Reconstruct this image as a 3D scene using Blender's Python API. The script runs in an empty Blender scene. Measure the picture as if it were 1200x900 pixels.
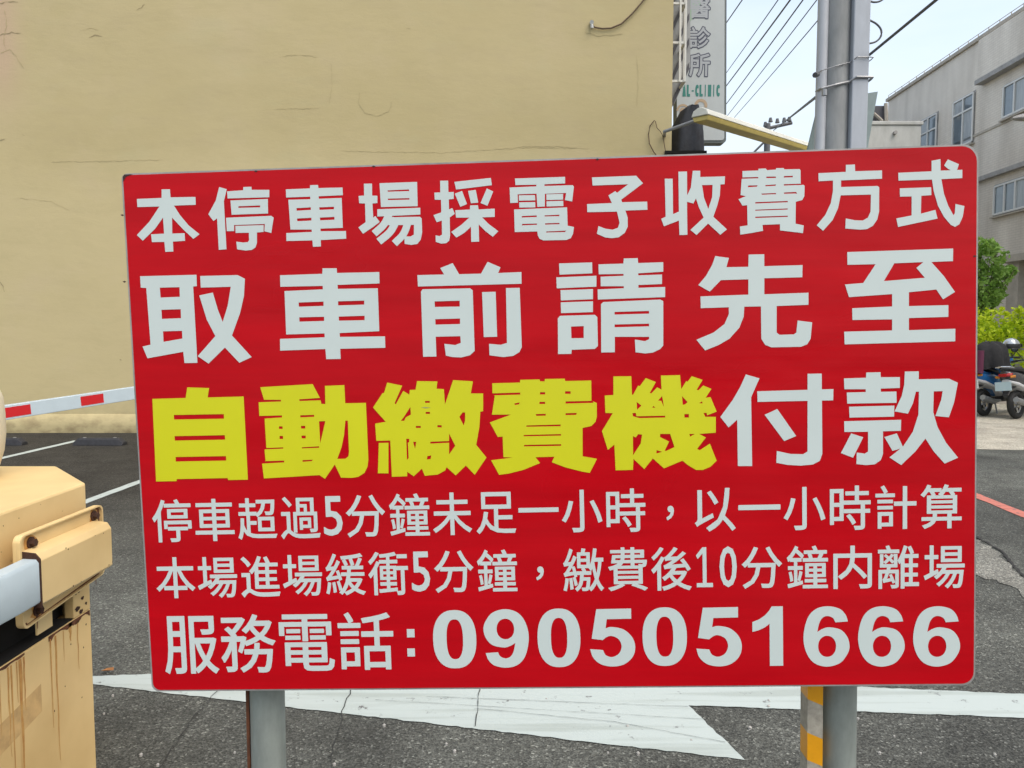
import bpy, bmesh, math, random, json
from mathutils import Vector, Matrix, noise
from mathutils.geometry import delaunay_2d_cdt, tessellate_polygon
R = math.radians
random.seed(7)
S = bpy.context.scene
COL = S.collection
PI = math.pi

# ------------------------------------------------------------------ camera, world, sun, exposure
CZ = 1.5
PITCH = R(3.9)
cam = bpy.data.cameras.new('camera')
cam.sensor_width = 36.0
cam.lens = 36.0 * 900 / 1200
cam.clip_start = 0.05
cam.clip_end = 3000
co = bpy.data.objects.new('camera', cam)
co.location = (0, 0, CZ)
co.rotation_euler = (R(90) - PITCH, 0, 0)
COL.objects.link(co)
S.camera = co

SUN_EL, SUN_AZ = R(55), R(135)          # azimuth measured from +Y (ahead of the camera) towards +X
w = bpy.data.worlds.new('World')
S.world = w
w.use_nodes = True
nt = w.node_tree
bg = nt.nodes['Background']
sky = nt.nodes.new('ShaderNodeTexSky')
sky.sky_type = 'NISHITA'
sky.sun_disc = False
sky.sun_elevation = SUN_EL
sky.sun_rotation = SUN_AZ
sky.air_density = 1.0
sky.dust_density = 5.0
sky.ozone_density = 1.0
haze = nt.nodes.new('ShaderNodeMix')          # thin even veil of high cloud over the whole sky
haze.data_type = 'RGBA'
haze.inputs[0].default_value = 0.55
sc_ = nt.nodes.new('ShaderNodeTexCoord'); sm_ = nt.nodes.new('ShaderNodeMapping'); sm_.inputs['Scale'].default_value = (1, 1, 3.5)
sn_ = nt.nodes.new('ShaderNodeTexNoise'); sn_.inputs['Scale'].default_value = 2.2; sn_.inputs['Detail'].default_value = 5
sr_ = nt.nodes.new('ShaderNodeMapRange'); sr_.inputs['From Min'].default_value = 0.35; sr_.inputs['From Max'].default_value = 0.65; sr_.inputs['To Min'].default_value = 0.38; sr_.inputs['To Max'].default_value = 0.72
nt.links.new(sc_.outputs['Generated'], sm_.inputs[0]); nt.links.new(sm_.outputs[0], sn_.inputs['Vector']); nt.links.new(sn_.outputs[0], sr_.inputs[0]); nt.links.new(sr_.outputs[0], haze.inputs[0])
haze.inputs[7].default_value = (2.75, 2.95, 3.0, 1)
nt.links.new(sky.outputs[0], haze.inputs[6])
nt.links.new(haze.outputs[2], bg.inputs[0])
bg.inputs[1].default_value = 0.15
sl = bpy.data.lights.new('sun', 'SUN')
sl.energy = 0.5
sl.angle = R(50)
sl.color = (1.0, 0.95, 0.86)
so = bpy.data.objects.new('sun', sl)
d = Vector((math.sin(SUN_AZ) * math.cos(SUN_EL), math.cos(SUN_AZ) * math.cos(SUN_EL), math.sin(SUN_EL)))
so.rotation_euler = d.to_track_quat('Z', 'Y').to_euler()
so.location = (0, 0, 30)
COL.objects.link(so)
S.view_settings.view_transform = 'Standard'
S.view_settings.look = 'None'
S.view_settings.exposure = 1.33
S.view_settings.gamma = 1.0
S.view_settings.use_curve_mapping = False

# ------------------------------------------------------------------ helpers
def ray(x, y):
    a, b = (x - 600) / 900, (y - 450) / 900
    return Vector((a, -math.sin(PITCH) * b + math.cos(PITCH), -math.cos(PITCH) * b - math.sin(PITCH)))

def at(x, y, Y):
    r = ray(x, y)
    return Vector((0, 0, CZ)) + r * (Y / r.y)

def gr(x, y, z=0.0):
    r = ray(x, y)
    return Vector((0, 0, CZ)) + r * ((z - CZ) / r.z)

def mat(name, col, rough=0.6, metal=0.0, var=0.0, scale=4.0, col2=None, bump=0.0, bscale=40.0, spec=0.5, stretch=(1, 1, 1), detail=6.0, coat=0.0):
    m = bpy.data.materials.new(name)
    m.use_nodes = True
    t = m.node_tree
    n, l = t.nodes, t.links
    b = n['Principled BSDF']
    b.inputs['Roughness'].default_value = rough
    b.inputs['Metallic'].default_value = metal
    b.inputs['Specular IOR Level'].default_value = spec
    b.inputs['Coat Weight'].default_value = coat
    b.inputs['Base Color'].default_value = (*col, 1)
    tc = n.new('ShaderNodeTexCoord')
    mp = n.new('ShaderNodeMapping')
    mp.inputs['Scale'].default_value = stretch
    l.new(tc.outputs['Object'], mp.inputs[0])
    if var or col2:
        nz = n.new('ShaderNodeTexNoise')
        nz.inputs['Scale'].default_value = scale
        nz.inputs['Detail'].default_value = detail
        nz.inputs['Roughness'].default_value = 0.65
        l.new(mp.outputs[0], nz.inputs['Vector'])
        cr = n.new('ShaderNodeValToRGB')
        c2 = col2 if col2 else tuple(max(0, c * (1 - var)) for c in col)
        c1 = col if col2 else tuple(min(1, c * (1 + var * 0.6)) for c in col)
        cr.color_ramp.elements[0].position = 0.3
        cr.color_ramp.elements[1].position = 0.7
        cr.color_ramp.elements[0].color = (*c2, 1)
        cr.color_ramp.elements[1].color = (*c1, 1)
        l.new(nz.outputs[0], cr.inputs[0])
        l.new(cr.outputs[0], b.inputs['Base Color'])
    if bump:
        nb = n.new('ShaderNodeTexNoise')
        nb.inputs['Scale'].default_value = bscale
        nb.inputs['Detail'].default_value = 5
        l.new(mp.outputs[0], nb.inputs['Vector'])
        bp = n.new('ShaderNodeBump')
        bp.inputs['Strength'].default_value = 0.6
        bp.inputs['Distance'].default_value = bump
        l.new(nb.outputs[0], bp.inputs['Height'])
        l.new(bp.outputs[0], b.inputs['Normal'])
    return m

class MB:
    def __init__(s):
        s.v, s.f = [], []
    def add(s, vs, fs):
        k = len(s.v)
        s.v += [Vector(v) for v in vs]
        s.f += [tuple(i + k for i in f) for f in fs]
        return s
    def box(s, a, b):
        x0, y0, z0 = a
        x1, y1, z1 = b
        return s.add([(x0, y0, z0), (x1, y0, z0), (x1, y1, z0), (x0, y1, z0), (x0, y0, z1), (x1, y0, z1), (x1, y1, z1), (x0, y1, z1)],
                     [(0, 3, 2, 1), (4, 5, 6, 7), (0, 1, 5, 4), (1, 2, 6, 5), (2, 3, 7, 6), (3, 0, 4, 7)])
    def prism(s, poly, h):
        """poly: list of 3D points (one plane); h: extrusion vector"""
        h = Vector(h)
        n = len(poly)
        p = [Vector(q) for q in poly]
        k = len(s.v)
        s.v += p + [q + h for q in p]
        s.f += [tuple(k + i for i in range(n))[::-1], tuple(k + n + i for i in range(n))]
        s.f += [(k + i, k + (i + 1) % n, k + n + (i + 1) % n, k + n + i) for i in range(n)]
        return s
    def tube(s, pts, r, n=8, cap=True):
        pts = [Vector(p) for p in pts]
        rs = r if isinstance(r, (list, tuple)) else [r] * len(pts)
        k = len(s.v)
        up = Vector((0, 0, 1))
        for i, p in enumerate(pts):
            d = (pts[min(i + 1, len(pts) - 1)] - pts[max(i - 1, 0)]).normalized()
            a = d.cross(up)
            if a.length < 0.05:
                a = d.cross(Vector((1, 0, 0)))
            a.normalize()
            b = a.cross(d)
            for j in range(n):
                t = 2 * PI * j / n
                s.v.append(p + (a * math.cos(t) + b * math.sin(t)) * rs[i])
        for i in range(len(pts) - 1):
            for j in range(n):
                s.f.append((k + i * n + j, k + i * n + (j + 1) % n, k + (i + 1) * n + (j + 1) % n, k + (i + 1) * n + j))
        if cap:
            s.f.append(tuple(k + j for j in range(n))[::-1])
            s.f.append(tuple(k + (len(pts) - 1) * n + j for j in range(n)))
        return s
    def loft(s, rings, cap=True):
        k = len(s.v)
        n = len(rings[0])
        for r in rings:
            s.v += [Vector(p) for p in r]
        for i in range(len(rings) - 1):
            for j in range(n):
                s.f.append((k + i * n + j, k + i * n + (j + 1) % n, k + (i + 1) * n + (j + 1) % n, k + (i + 1) * n + j))
        if cap:
            s.f.append(tuple(k + j for j in range(n))[::-1])
            s.f.append(tuple(k + (len(rings) - 1) * n + j for j in range(n)))
        return s
    def build(s, name, m, parent=None, smooth=False, bevel=0.0, seg=2, angle=35, org=None):
        me = bpy.data.meshes.new(name)
        o0 = Vector(org) if org is not None else (parent['_o'] if parent is not None else Vector())
        o0 = Vector(o0)
        me.from_pydata([v - o0 for v in s.v], [], s.f)
        bm = bmesh.new()
        bm.from_mesh(me)
        bmesh.ops.recalc_face_normals(bm, faces=bm.faces)
        if bevel:
            es = [e for e in bm.edges if len(e.link_faces) == 2 and e.calc_face_angle(0) > R(25)]
            bmesh.ops.bevel(bm, geom=es, offset=bevel, segments=seg, affect='EDGES', profile=0.5, clamp_overlap=True)
        bm.to_mesh(me)
        bm.free()
        if smooth:
            me.shade_smooth()
            try:
                me.set_sharp_from_angle(angle=R(angle))
            except Exception:
                pass
        me.materials.append(m)
        ob = bpy.data.objects.new(name, me)
        COL.objects.link(ob)
        if parent is not None:
            ob.parent = parent
            ob.location = (0, 0, 0)
            ob['_o'] = list(o0)
        else:
            ob.location = o0
            ob['_o'] = list(o0)
        return ob

def thing(name, label, cat, loc=(0, 0, 0), group=None):
    o = bpy.data.objects.new(name, None)
    o.empty_display_size = 0.1
    o.location = loc
    o['_o'] = list(loc)
    COL.objects.link(o)
    tag(o, label, cat, group)
    return o

def tag(o, label, cat, group=None):
    o['label'] = label
    o['category'] = cat
    if group:
        o['group'] = group
    return o

def struct(o, kind='structure'):
    o['kind'] = kind
    return o

# ------------------------------------------------------------------ special materials
def ground_material(name, dark, light, chips):
    m = bpy.data.materials.new(name)
    m.use_nodes = True
    t = m.node_tree
    n, l = t.nodes, t.links
    b = n['Principled BSDF']
    b.inputs['Roughness'].default_value = 0.85
    b.inputs['Specular IOR Level'].default_value = 0.15
    tc = n.new('ShaderNodeTexCoord')
    n1 = n.new('ShaderNodeTexNoise'); n1.inputs['Scale'].default_value = 0.6; n1.inputs['Detail'].default_value = 8
    n2 = n.new('ShaderNodeTexNoise'); n2.inputs['Scale'].default_value = 150; n2.inputs['Detail'].default_value = 3
    v = n.new('ShaderNodeTexVoronoi'); v.inputs['Scale'].default_value = 120
    v2 = n.new('ShaderNodeTexVoronoi'); v2.inputs['Scale'].default_value = 60
    for q in (n1, n2, v, v2):
        l.new(tc.outputs['Object'], q.inputs['Vector'])
    base = n.new('ShaderNodeMix'); base.data_type = 'RGBA'
    base.inputs[6].default_value = (*dark, 1); base.inputs[7].default_value = (*light, 1)
    r1 = n.new('ShaderNodeValToRGB'); r1.color_ramp.elements[0].position = 0.35; r1.color_ramp.elements[1].position = 0.68
    l.new(n1.outputs[0], r1.inputs[0]); l.new(r1.outputs[0], base.inputs[0])
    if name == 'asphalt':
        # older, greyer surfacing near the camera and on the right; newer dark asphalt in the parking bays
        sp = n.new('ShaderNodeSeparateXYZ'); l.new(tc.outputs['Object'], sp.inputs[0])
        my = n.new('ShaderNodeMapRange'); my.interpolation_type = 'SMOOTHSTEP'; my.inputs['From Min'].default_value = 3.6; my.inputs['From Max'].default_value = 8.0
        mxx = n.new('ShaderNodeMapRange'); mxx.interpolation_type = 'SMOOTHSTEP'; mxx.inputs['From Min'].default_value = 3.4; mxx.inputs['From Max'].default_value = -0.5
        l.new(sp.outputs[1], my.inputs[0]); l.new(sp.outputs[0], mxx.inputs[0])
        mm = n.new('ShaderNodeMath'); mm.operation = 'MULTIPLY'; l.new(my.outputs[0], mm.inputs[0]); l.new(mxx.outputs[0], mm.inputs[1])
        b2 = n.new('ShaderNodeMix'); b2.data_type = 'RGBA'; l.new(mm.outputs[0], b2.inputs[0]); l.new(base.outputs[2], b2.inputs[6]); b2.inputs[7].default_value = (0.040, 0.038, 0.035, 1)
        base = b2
    # per-stone brightness
    hs = n.new('ShaderNodeSeparateColor'); l.new(v.outputs['Color'], hs.inputs[0])
    r2 = n.new('ShaderNodeValToRGB')
    e = r2.color_ramp.elements
    e[0].position = 0.0; e[0].color = (0.62, 0.62, 0.62, 1)
    e[1].position = 0.72; e[1].color = (1.25, 1.25, 1.22, 1)
    k = e.new(0.92); k.color = (1.45, 1.45, 1.42, 1)
    k = e.new(0.985); k.color = (chips, chips, chips * 0.97, 1)
    l.new(hs.outputs[0], r2.inputs[0])
    mu = n.new('ShaderNodeMix'); mu.data_type = 'RGBA'; mu.blend_type = 'MULTIPLY'; mu.inputs[0].default_value = 1
    l.new(base.outputs[2], mu.inputs[6]); l.new(r2.outputs[0], mu.inputs[7])
    m2 = n.new('ShaderNodeMix'); m2.data_type = 'RGBA'; m2.blend_type = 'MULTIPLY'; m2.inputs[0].default_value = 0.75
    r3 = n.new('ShaderNodeValToRGB'); r3.color_ramp.elements[0].position = 0.35; r3.color_ramp.elements[1].position = 0.62
    r3.color_ramp.elements[0].color = (0.45, 0.45, 0.45, 1); r3.color_ramp.elements[1].color = (1.3, 1.3, 1.3, 1)
    l.new(n2.outputs[0], r3.inputs[0]); l.new(mu.outputs[2], m2.inputs[6]); l.new(r3.outputs[0], m2.inputs[7])
    nl = n.new('ShaderNodeTexNoise'); nl.inputs['Scale'].default_value = 2.6; nl.inputs['Detail'].default_value = 7; nl.inputs['Roughness'].default_value = 0.6
    l.new(tc.outputs['Object'], nl.inputs['Vector'])
    r4 = n.new('ShaderNodeValToRGB'); r4.color_ramp.elements[0].position = 0.32; r4.color_ramp.elements[1].position = 0.66
    r4.color_ramp.elements[0].color = (0.74, 0.74, 0.73, 1); r4.color_ramp.elements[1].color = (1.18, 1.19, 1.16, 1)
    l.new(nl.outputs[0], r4.inputs[0])
    m3 = n.new('ShaderNodeMix'); m3.data_type = 'RGBA'; m3.blend_type = 'MULTIPLY'; m3.inputs[0].default_value = 1
    l.new(m2.outputs[2], m3.inputs[6]); l.new(r4.outputs[0], m3.inputs[7])
    l.new(m3.outputs[2], b.inputs['Base Color'])
    bp = n.new('ShaderNodeBump'); bp.inputs['Strength'].default_value = 0.8; bp.inputs['Distance'].default_value = 0.004
    ad = n.new('ShaderNodeMath'); ad.operation = 'ADD'
    l.new(v.outputs['Distance'], ad.inputs[0]); l.new(n2.outputs[0], ad.inputs[1])
    l.new(ad.outputs[0], bp.inputs['Height']); l.new(bp.outputs[0], b.inputs['Normal'])
    return m

def paint_material(name, col, under, wear=0.62):
    """road paint worn through to the asphalt here and there, with grooves"""
    m = bpy.data.materials.new(name)
    m.use_nodes = True
    t = m.node_tree
    n, l = t.nodes, t.links
    b = n['Principled BSDF']
    b.inputs['Roughness'].default_value = 0.7
    tc = n.new('ShaderNodeTexCoord')
    mp = n.new('ShaderNodeMapping'); mp.inputs['Scale'].default_value = (0.35, 6, 1); mp.inputs['Rotation'].default_value = (0, 0, R(5))
    l.new(tc.outputs['Object'], mp.inputs[0])
    n1 = n.new('ShaderNodeTexNoise'); n1.inputs['Scale'].default_value = 14; n1.inputs['Detail'].default_value = 9; n1.inputs['Roughness'].default_value = 0.75
    n2 = n.new('ShaderNodeTexNoise'); n2.inputs['Scale'].default_value = 3; n2.inputs['Detail'].default_value = 6
    n3 = n.new('ShaderNodeTexNoise'); n3.inputs['Scale'].default_value = 160; n3.inputs['Detail'].default_value = 2
    l.new(tc.outputs['Object'], n1.inputs['Vector']); l.new(mp.outputs[0], n2.inputs['Vector']); l.new(tc.outputs['Object'], n3.inputs['Vector'])
    r = n.new('ShaderNodeValToRGB'); r.color_ramp.elements[0].position = wear; r.color_ramp.elements[1].position = wear + 0.05
    l.new(n1.outputs[0], r.inputs[0])
    tint = n.new('ShaderNodeMix'); tint.data_type = 'RGBA'
    tint.inputs[6].default_value = (col[0] * 0.82, col[1] * 0.82, col[2] * 0.8, 1); tint.inputs[7].default_value = (*col, 1)
    r2 = n.new('ShaderNodeValToRGB'); r2.color_ramp.elements[0].position = 0.36; r2.color_ramp.elements[1].position = 0.5
    l.new(n2.outputs[0], r2.inputs[0]); l.new(r2.outputs[0], tint.inputs[0])
    mx = n.new('ShaderNodeMix'); mx.data_type = 'RGBA'
    l.new(r.outputs[0], mx.inputs[0]); l.new(tint.outputs[2], mx.inputs[6]); mx.inputs[7].default_value = (*under, 1)
    l.new(mx.outputs[2], b.inputs['Base Color'])
    bp = n.new('ShaderNodeBump'); bp.inputs['Strength'].default_value = 0.5; bp.inputs['Distance'].default_value = 0.002
    l.new(n3.outputs[0], bp.inputs['Height']); l.new(bp.outputs[0], b.inputs['Normal'])
    return m

def wall_material():
    """cream painted render: patchy repainting, hairline stains, pinkish peeled patch at one end, dirty foot"""
    m = bpy.data.materials.new('cream_render')
    m.use_nodes = True
    t = m.node_tree
    n, l = t.nodes, t.links
    b = n['Principled BSDF']
    b.inputs['Roughness'].default_value = 0.8
    tc = n.new('ShaderNodeTexCoord')
    def noi(scale, det, st=(1, 1, 1), rough=0.6):
        mp = n.new('ShaderNodeMapping'); mp.inputs['Scale'].default_value = st
        q = n.new('ShaderNodeTexNoise'); q.inputs['Scale'].default_value = scale; q.inputs['Detail'].default_value = det; q.inputs['Roughness'].default_value = rough
        l.new(tc.outputs['Object'], mp.inputs[0]); l.new(mp.outputs[0], q.inputs['Vector'])
        return q.outputs[0]
    def ramp(src, p0, p1, c0=(0, 0, 0, 1), c1=(1, 1, 1, 1)):
        r = n.new('ShaderNodeValToRGB'); r.color_ramp.elements[0].position = p0; r.color_ramp.elements[1].position = p1
        r.color_ramp.elements[0].color = c0; r.color_ramp.elements[1].color = c1
        l.new(src, r.inputs[0]); return r.outputs[0]
    def mix(fac, a, c, bt='MIX'):
        q = n.new('ShaderNodeMix'); q.data_type = 'RGBA'; q.blend_type = bt
        if isinstance(fac, float): q.inputs[0].default_value = fac
        else: l.new(fac, q.inputs[0])
        for i, x in ((6, a), (7, c)):
            if isinstance(x, tuple): q.inputs[i].default_value = x
            else: l.new(x, q.inputs[i])
        return q.outputs[2]
    def math_(op, a, c):
        q = n.new('ShaderNodeMath'); q.operation = op; q.use_clamp = True
        for i, x in ((0, a), (1, c)):
            if isinstance(x, (int, float)): q.inputs[i].default_value = x
            else: l.new(x, q.inputs[i])
        return q.outputs[0]
    A = (0.425, 0.355, 0.180, 1); Bc = (0.47, 0.395, 0.215, 1)
    c = mix(ramp(noi(0.35, 5), 0.35, 0.65), A, Bc)
    c = mix(math_('MULTIPLY', ramp(noi(2.4, 9, (0.45, 1, 1.4), 0.7), 0.5, 0.72), 0.35), c, (0.385, 0.315, 0.185, 1))
    c = mix(math_('MULTIPLY', ramp(noi(0.9, 6, (1, 1, 2.4)), 0.55, 0.7), 0.25), c, (0.43, 0.40, 0.225, 1))
    sz_ = n.new('ShaderNodeSeparateXYZ'); l.new(tc.outputs['Object'], sz_.inputs[0])
    lo = n.new('ShaderNodeMapRange'); lo.inputs['From Min'].default_value = 4.12; lo.inputs['From Max'].default_value = 4.02
    ad0 = n.new('ShaderNodeMath'); ad0.operation = 'MULTIPLY_ADD'; ad0.inputs[1].default_value = 0.9; l.new(noi(3, 5), ad0.inputs[0]); l.new(sz_.outputs[2], ad0.inputs[2])
    l.new(ad0.outputs[0], lo.inputs[0])
    lo.inputs['From Min'].default_value = 4.75; lo.inputs['From Max'].default_value = 3.9
    c = mix(math_('MULTIPLY', lo.outputs[0], 0.5), c, (0.52, 0.44, 0.24, 1))
    c = mix(math_('MULTIPLY', ramp(noi(1.5, 12, (0.6, 1, 1.7), 0.7), 0.50, 0.62), 0.22), c, (0.38, 0.32, 0.165, 1))
    c = mix(math_('MULTIPLY', ramp(noi(0.8, 8, (0.8, 1, 1.2), 0.6), 0.52, 0.66), 0.22), c, (0.50, 0.41, 0.27, 1))
    # hairline marks
    c = mix(math_('MULTIPLY', ramp(noi(2.6, 14, (0.5, 1, 1.8), 0.9), 0.605, 0.66), 0.5), c, (0.24, 0.19, 0.11, 1))
    sx = n.new('ShaderNodeSeparateXYZ'); l.new(tc.outputs['Object'], sx.inputs[0])
    # pink peeled patch: high up at X below -6.6
    mr = n.new('ShaderNodeMapRange'); mr.inputs['From Min'].default_value = -0.85; mr.inputs['From Max'].default_value = -1.3
    l.new(sx.outputs[0], mr.inputs[0])
    mz = n.new('ShaderNodeMapRange'); mz.inputs['From Min'].default_value = 4.2; mz.inputs['From Max'].default_value = 5.4
    l.new(sx.outputs[2], mz.inputs[0])
    pf = math_('MULTIPLY', mr.outputs[0], mz.outputs[0])
    pf = math_('MULTIPLY', math_('ADD', pf, math_('MULTIPLY', noi(3, 6), 0.3)), pf)
    c = mix(pf, c, (0.47, 0.35, 0.225, 1))
    # grime at the foot
    fz = n.new('ShaderNodeMapRange'); fz.inputs['From Min'].default_value = 0.45; fz.inputs['From Max'].default_value = 0.0
    l.new(sx.outputs[2], fz.inputs[0])
    gf = math_('MULTIPLY', fz.outputs[0], ramp(noi(5, 8, (1, 1, 1.8)), 0.42, 0.7))
    c = mix(math_('MULTIPLY', gf, 0.75), c, (0.16, 0.11, 0.055, 1))
    l.new(c, b.inputs['Base Color'])
    bp = n.new('ShaderNodeBump'); bp.inputs['Strength'].default_value = 0.4; bp.inputs['Distance'].default_value = 0.012
    l.new(noi(3.4, 10, (0.7, 1, 1.5), 0.66), bp.inputs['Height']); l.new(bp.outputs[0], b.inputs['Normal'])
    return m

def rusty_paint(name, col, rust=(0.16, 0.045, 0.012), amount=0.68, streak=True):
    m = bpy.data.materials.new(name)
    m.use_nodes = True
    t = m.node_tree
    n, l = t.nodes, t.links
    b = n['Principled BSDF']
    b.inputs['Roughness'].default_value = 0.42
    tc = n.new('ShaderNodeTexCoord')
    mp = n.new('ShaderNodeMapping'); mp.inputs['Scale'].default_value = (14, 14, 0.9)
    l.new(tc.outputs['Object'], mp.inputs[0])
    a1 = n.new('ShaderNodeTexNoise'); a1.inputs['Scale'].default_value = 1.0; a1.inputs['Detail'].default_value = 4
    l.new(mp.outputs[0], a1.inputs['Vector'])
    a2 = n.new('ShaderNodeTexNoise'); a2.inputs['Scale'].default_value = 22; a2.inputs['Detail'].default_value = 8; a2.inputs['Roughness'].default_value = 0.7
    l.new(tc.outputs['Object'], a2.inputs['Vector'])
    a3 = n.new('ShaderNodeTexNoise'); a3.inputs['Scale'].default_value = 3; a3.inputs['Detail'].default_value = 5
    l.new(tc.outputs['Object'], a3.inputs['Vector'])
    def ramp(src, p0, p1):
        r = n.new('ShaderNodeValToRGB'); r.color_ramp.elements[0].position = p0; r.color_ramp.elements[1].position = p1
        l.new(src, r.inputs[0]); return r.outputs[0]
    c = n.new('ShaderNodeMix'); c.data_type = 'RGBA'
    c.inputs[6].default_value = (*col, 1); c.inputs[7].default_value = (col[0] * 0.8, col[1] * 0.76, col[2] * 0.7, 1)
    l.new(ramp(a3.outputs[0], 0.35, 0.7), c.inputs[0])
    s1 = n.new('ShaderNodeMix'); s1.data_type = 'RGBA'
    s1.inputs[7].default_value = (col[0] * 0.62, col[1] * 0.42, col[2] * 0.25, 1)
    mu = n.new('ShaderNodeMath'); mu.operation = 'MULTIPLY'; mu.inputs[1].default_value = 0.7 if streak else 0.0
    l.new(ramp(a1.outputs[0], 0.6, 0.74), mu.inputs[0]); l.new(mu.outputs[0], s1.inputs[0]); l.new(c.outputs[2], s1.inputs[6])
    s2 = n.new('ShaderNodeMix'); s2.data_type = 'RGBA'; s2.inputs[7].default_value = (*rust, 1)
    l.new(ramp(a2.outputs[0], amount, amount + 0.05), s2.inputs[0]); l.new(s1.outputs[2], s2.inputs[6])
    l.new(s2.outputs[2], b.inputs['Base Color'])
    bp = n.new('ShaderNodeBump'); bp.inputs['Strength'].default_value = 0.25; bp.inputs['Distance'].default_value = 0.002
    l.new(a3.outputs[0], bp.inputs['Height']); l.new(bp.outputs[0], b.inputs['Normal'])
    return m

def tile_material(name, c1, c2, mortar, w_, h_):
    """small facade tiles, mapped along the wall (Object Y and Z)"""
    m = bpy.data.materials.new(name)
    m.use_nodes = True
    t = m.node_tree
    n, l = t.nodes, t.links
    b = n['Principled BSDF']
    b.inputs['Roughness'].default_value = 0.5
    tc = n.new('ShaderNodeTexCoord')
    sx = n.new('ShaderNodeSeparateXYZ'); cx = n.new('ShaderNodeCombineXYZ')
    l.new(tc.outputs['Object'], sx.inputs[0]); l.new(sx.outputs[1], cx.inputs[0]); l.new(sx.outputs[2], cx.inputs[1])
    br = n.new('ShaderNodeTexBrick')
    br.inputs['Color1'].default_value = (*c1, 1); br.inputs['Color2'].default_value = (*c2, 1); br.inputs['Mortar'].default_value = (*mortar, 1)
    br.inputs['Scale'].default_value = 1; br.inputs['Brick Width'].default_value = w_; br.inputs['Row Height'].default_value = h_
    br.inputs['Mortar Size'].default_value = 0.008; br.offset = 0.5
    l.new(cx.outputs[0], br.inputs['Vector'])
    nz = n.new('ShaderNodeTexNoise'); nz.inputs['Scale'].default_value = 0.5; nz.inputs['Detail'].default_value = 7
    mp = n.new('ShaderNodeMapping'); mp.inputs['Scale'].default_value = (1, 2.5, 0.5)
    l.new(tc.outputs['Object'], mp.inputs[0]); l.new(mp.outputs[0], nz.inputs['Vector'])
    r = n.new('ShaderNodeValToRGB'); r.color_ramp.elements[0].position = 0.3; r.color_ramp.elements[1].position = 0.7
    r.color_ramp.elements[0].color = (0.78, 0.76, 0.74, 1); r.color_ramp.elements[1].color = (1.1, 1.1, 1.1, 1)
    l.new(nz.outputs[0], r.inputs[0])
    mx = n.new('ShaderNodeMix'); mx.data_type = 'RGBA'; mx.blend_type = 'MULTIPLY'; mx.inputs[0].default_value = 1
    l.new(br.outputs[0], mx.inputs[6]); l.new(r.outputs[0], mx.inputs[7])
    l.new(mx.outputs[2], b.inputs['Base Color'])
    return m

M = {}
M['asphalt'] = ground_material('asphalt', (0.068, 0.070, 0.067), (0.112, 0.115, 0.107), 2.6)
M['sunlit_road'] = ground_material('pale_road', (0.40, 0.37, 0.32), (0.48, 0.45, 0.39), 1.5)
M['lot'] = ground_material('lot_asphalt', (0.030, 0.029, 0.027), (0.045, 0.043, 0.040), 3.0)
M['worn'] = ground_material('worn_asphalt', (0.15, 0.15, 0.14), (0.22, 0.215, 0.20), 2.2)
M['white_paint'] = paint_material('road_paint_white', (0.42, 0.475, 0.46), (0.13, 0.13, 0.13), 0.61)
M['red_paint'] = paint_material('road_paint_red', (0.50, 0.16, 0.12), (0.12, 0.1, 0.1), 0.56)
M['crack'] = mat('crack_dark', (0.025, 0.025, 0.025), 1.0)
M['wall'] = wall_material()
M['patch'] = mat('plaster_patch', (0.455, 0.385, 0.21), 0.8, var=0.08, scale=3, bump=0.004, bscale=18)
M['red'] = mat('red_vinyl', (0.43, 0.001, 0.006), 0.34, var=0.14, scale=3.5, bump=0.0012, bscale=7, stretch=(0.5, 1, 6), spec=0.16)
M['white_vinyl'] = mat('white_vinyl', (0.50, 0.57, 0.555), 0.38, var=0.03, scale=8)
M['yellow_vinyl'] = mat('yellow_vinyl', (0.55, 0.55, 0.003), 0.38, var=0.04, scale=8)
M['sign_edge'] = mat('sign_sheet_metal', (0.30, 0.29, 0.28), 0.5, 0.3, var=0.3, scale=20)
M['galv'] = mat('galvanised_pipe', (0.27, 0.30, 0.275), 0.5, 0.25, var=0.35, scale=14, stretch=(1, 1, 0.35), bump=0.0006, bscale=90)
M['rust'] = mat('rust', (0.13, 0.045, 0.018), 0.9, var=0.6, scale=30)
M['tape_orange'] = mat('orange_tape', (0.70, 0.31, 0.004), 0.4, var=0.08, scale=30)
M['tape_grey'] = mat('weathered_tape', (0.36, 0.33, 0.27), 0.6, var=0.35, scale=60)
M['box'] = rusty_paint('beige_box_paint', (0.72, 0.51, 0.23), amount=0.695)
M['box_clean'] = rusty_paint('beige_box_paint_clean', (0.74, 0.55, 0.27), amount=0.735, streak=False)
M['bolt'] = mat('rusty_bolt', (0.05, 0.018, 0.009), 0.85, var=0.6, scale=120)
M['void'] = mat('dark_inside', (0.006, 0.005, 0.004), 0.95)
M['boom'] = mat('boom_white', (0.44, 0.52, 0.56), 0.45, var=0.05, scale=10, bump=0.002, bscale=14)
M['boom_red'] = mat('boom_red', (0.50, 0.012, 0.016), 0.35)
M['rubber'] = mat('black_rubber', (0.022, 0.023, 0.028), 0.75, var=0.4, scale=25, bump=0.004, bscale=60)
M['leaf'] = mat('leaf_green', (0.28, 0.46, 0.10), 0.5, var=0.5, scale=6, spec=0.3)
M['leaf_yellow'] = mat('leaf_yellow_green', (0.78, 0.84, 0.045), 0.5, col2=(0.30, 0.48, 0.02), scale=3.5, spec=0.3)  # leaf colour raised to stand in for sunlight on the hedge
M['bark'] = mat('bark', (0.12, 0.09, 0.06), 0.9, var=0.4, scale=20)
M['concrete'] = mat('pole_concrete', (0.30, 0.31, 0.31), 0.85, col2=(0.19, 0.20, 0.20), scale=5, stretch=(1, 1, 0.3), bump=0.003, bscale=50)
M['pvc'] = mat('grey_pvc', (0.36, 0.39, 0.43), 0.5, var=0.12, scale=6, stretch=(1, 1, 0.3))
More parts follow.
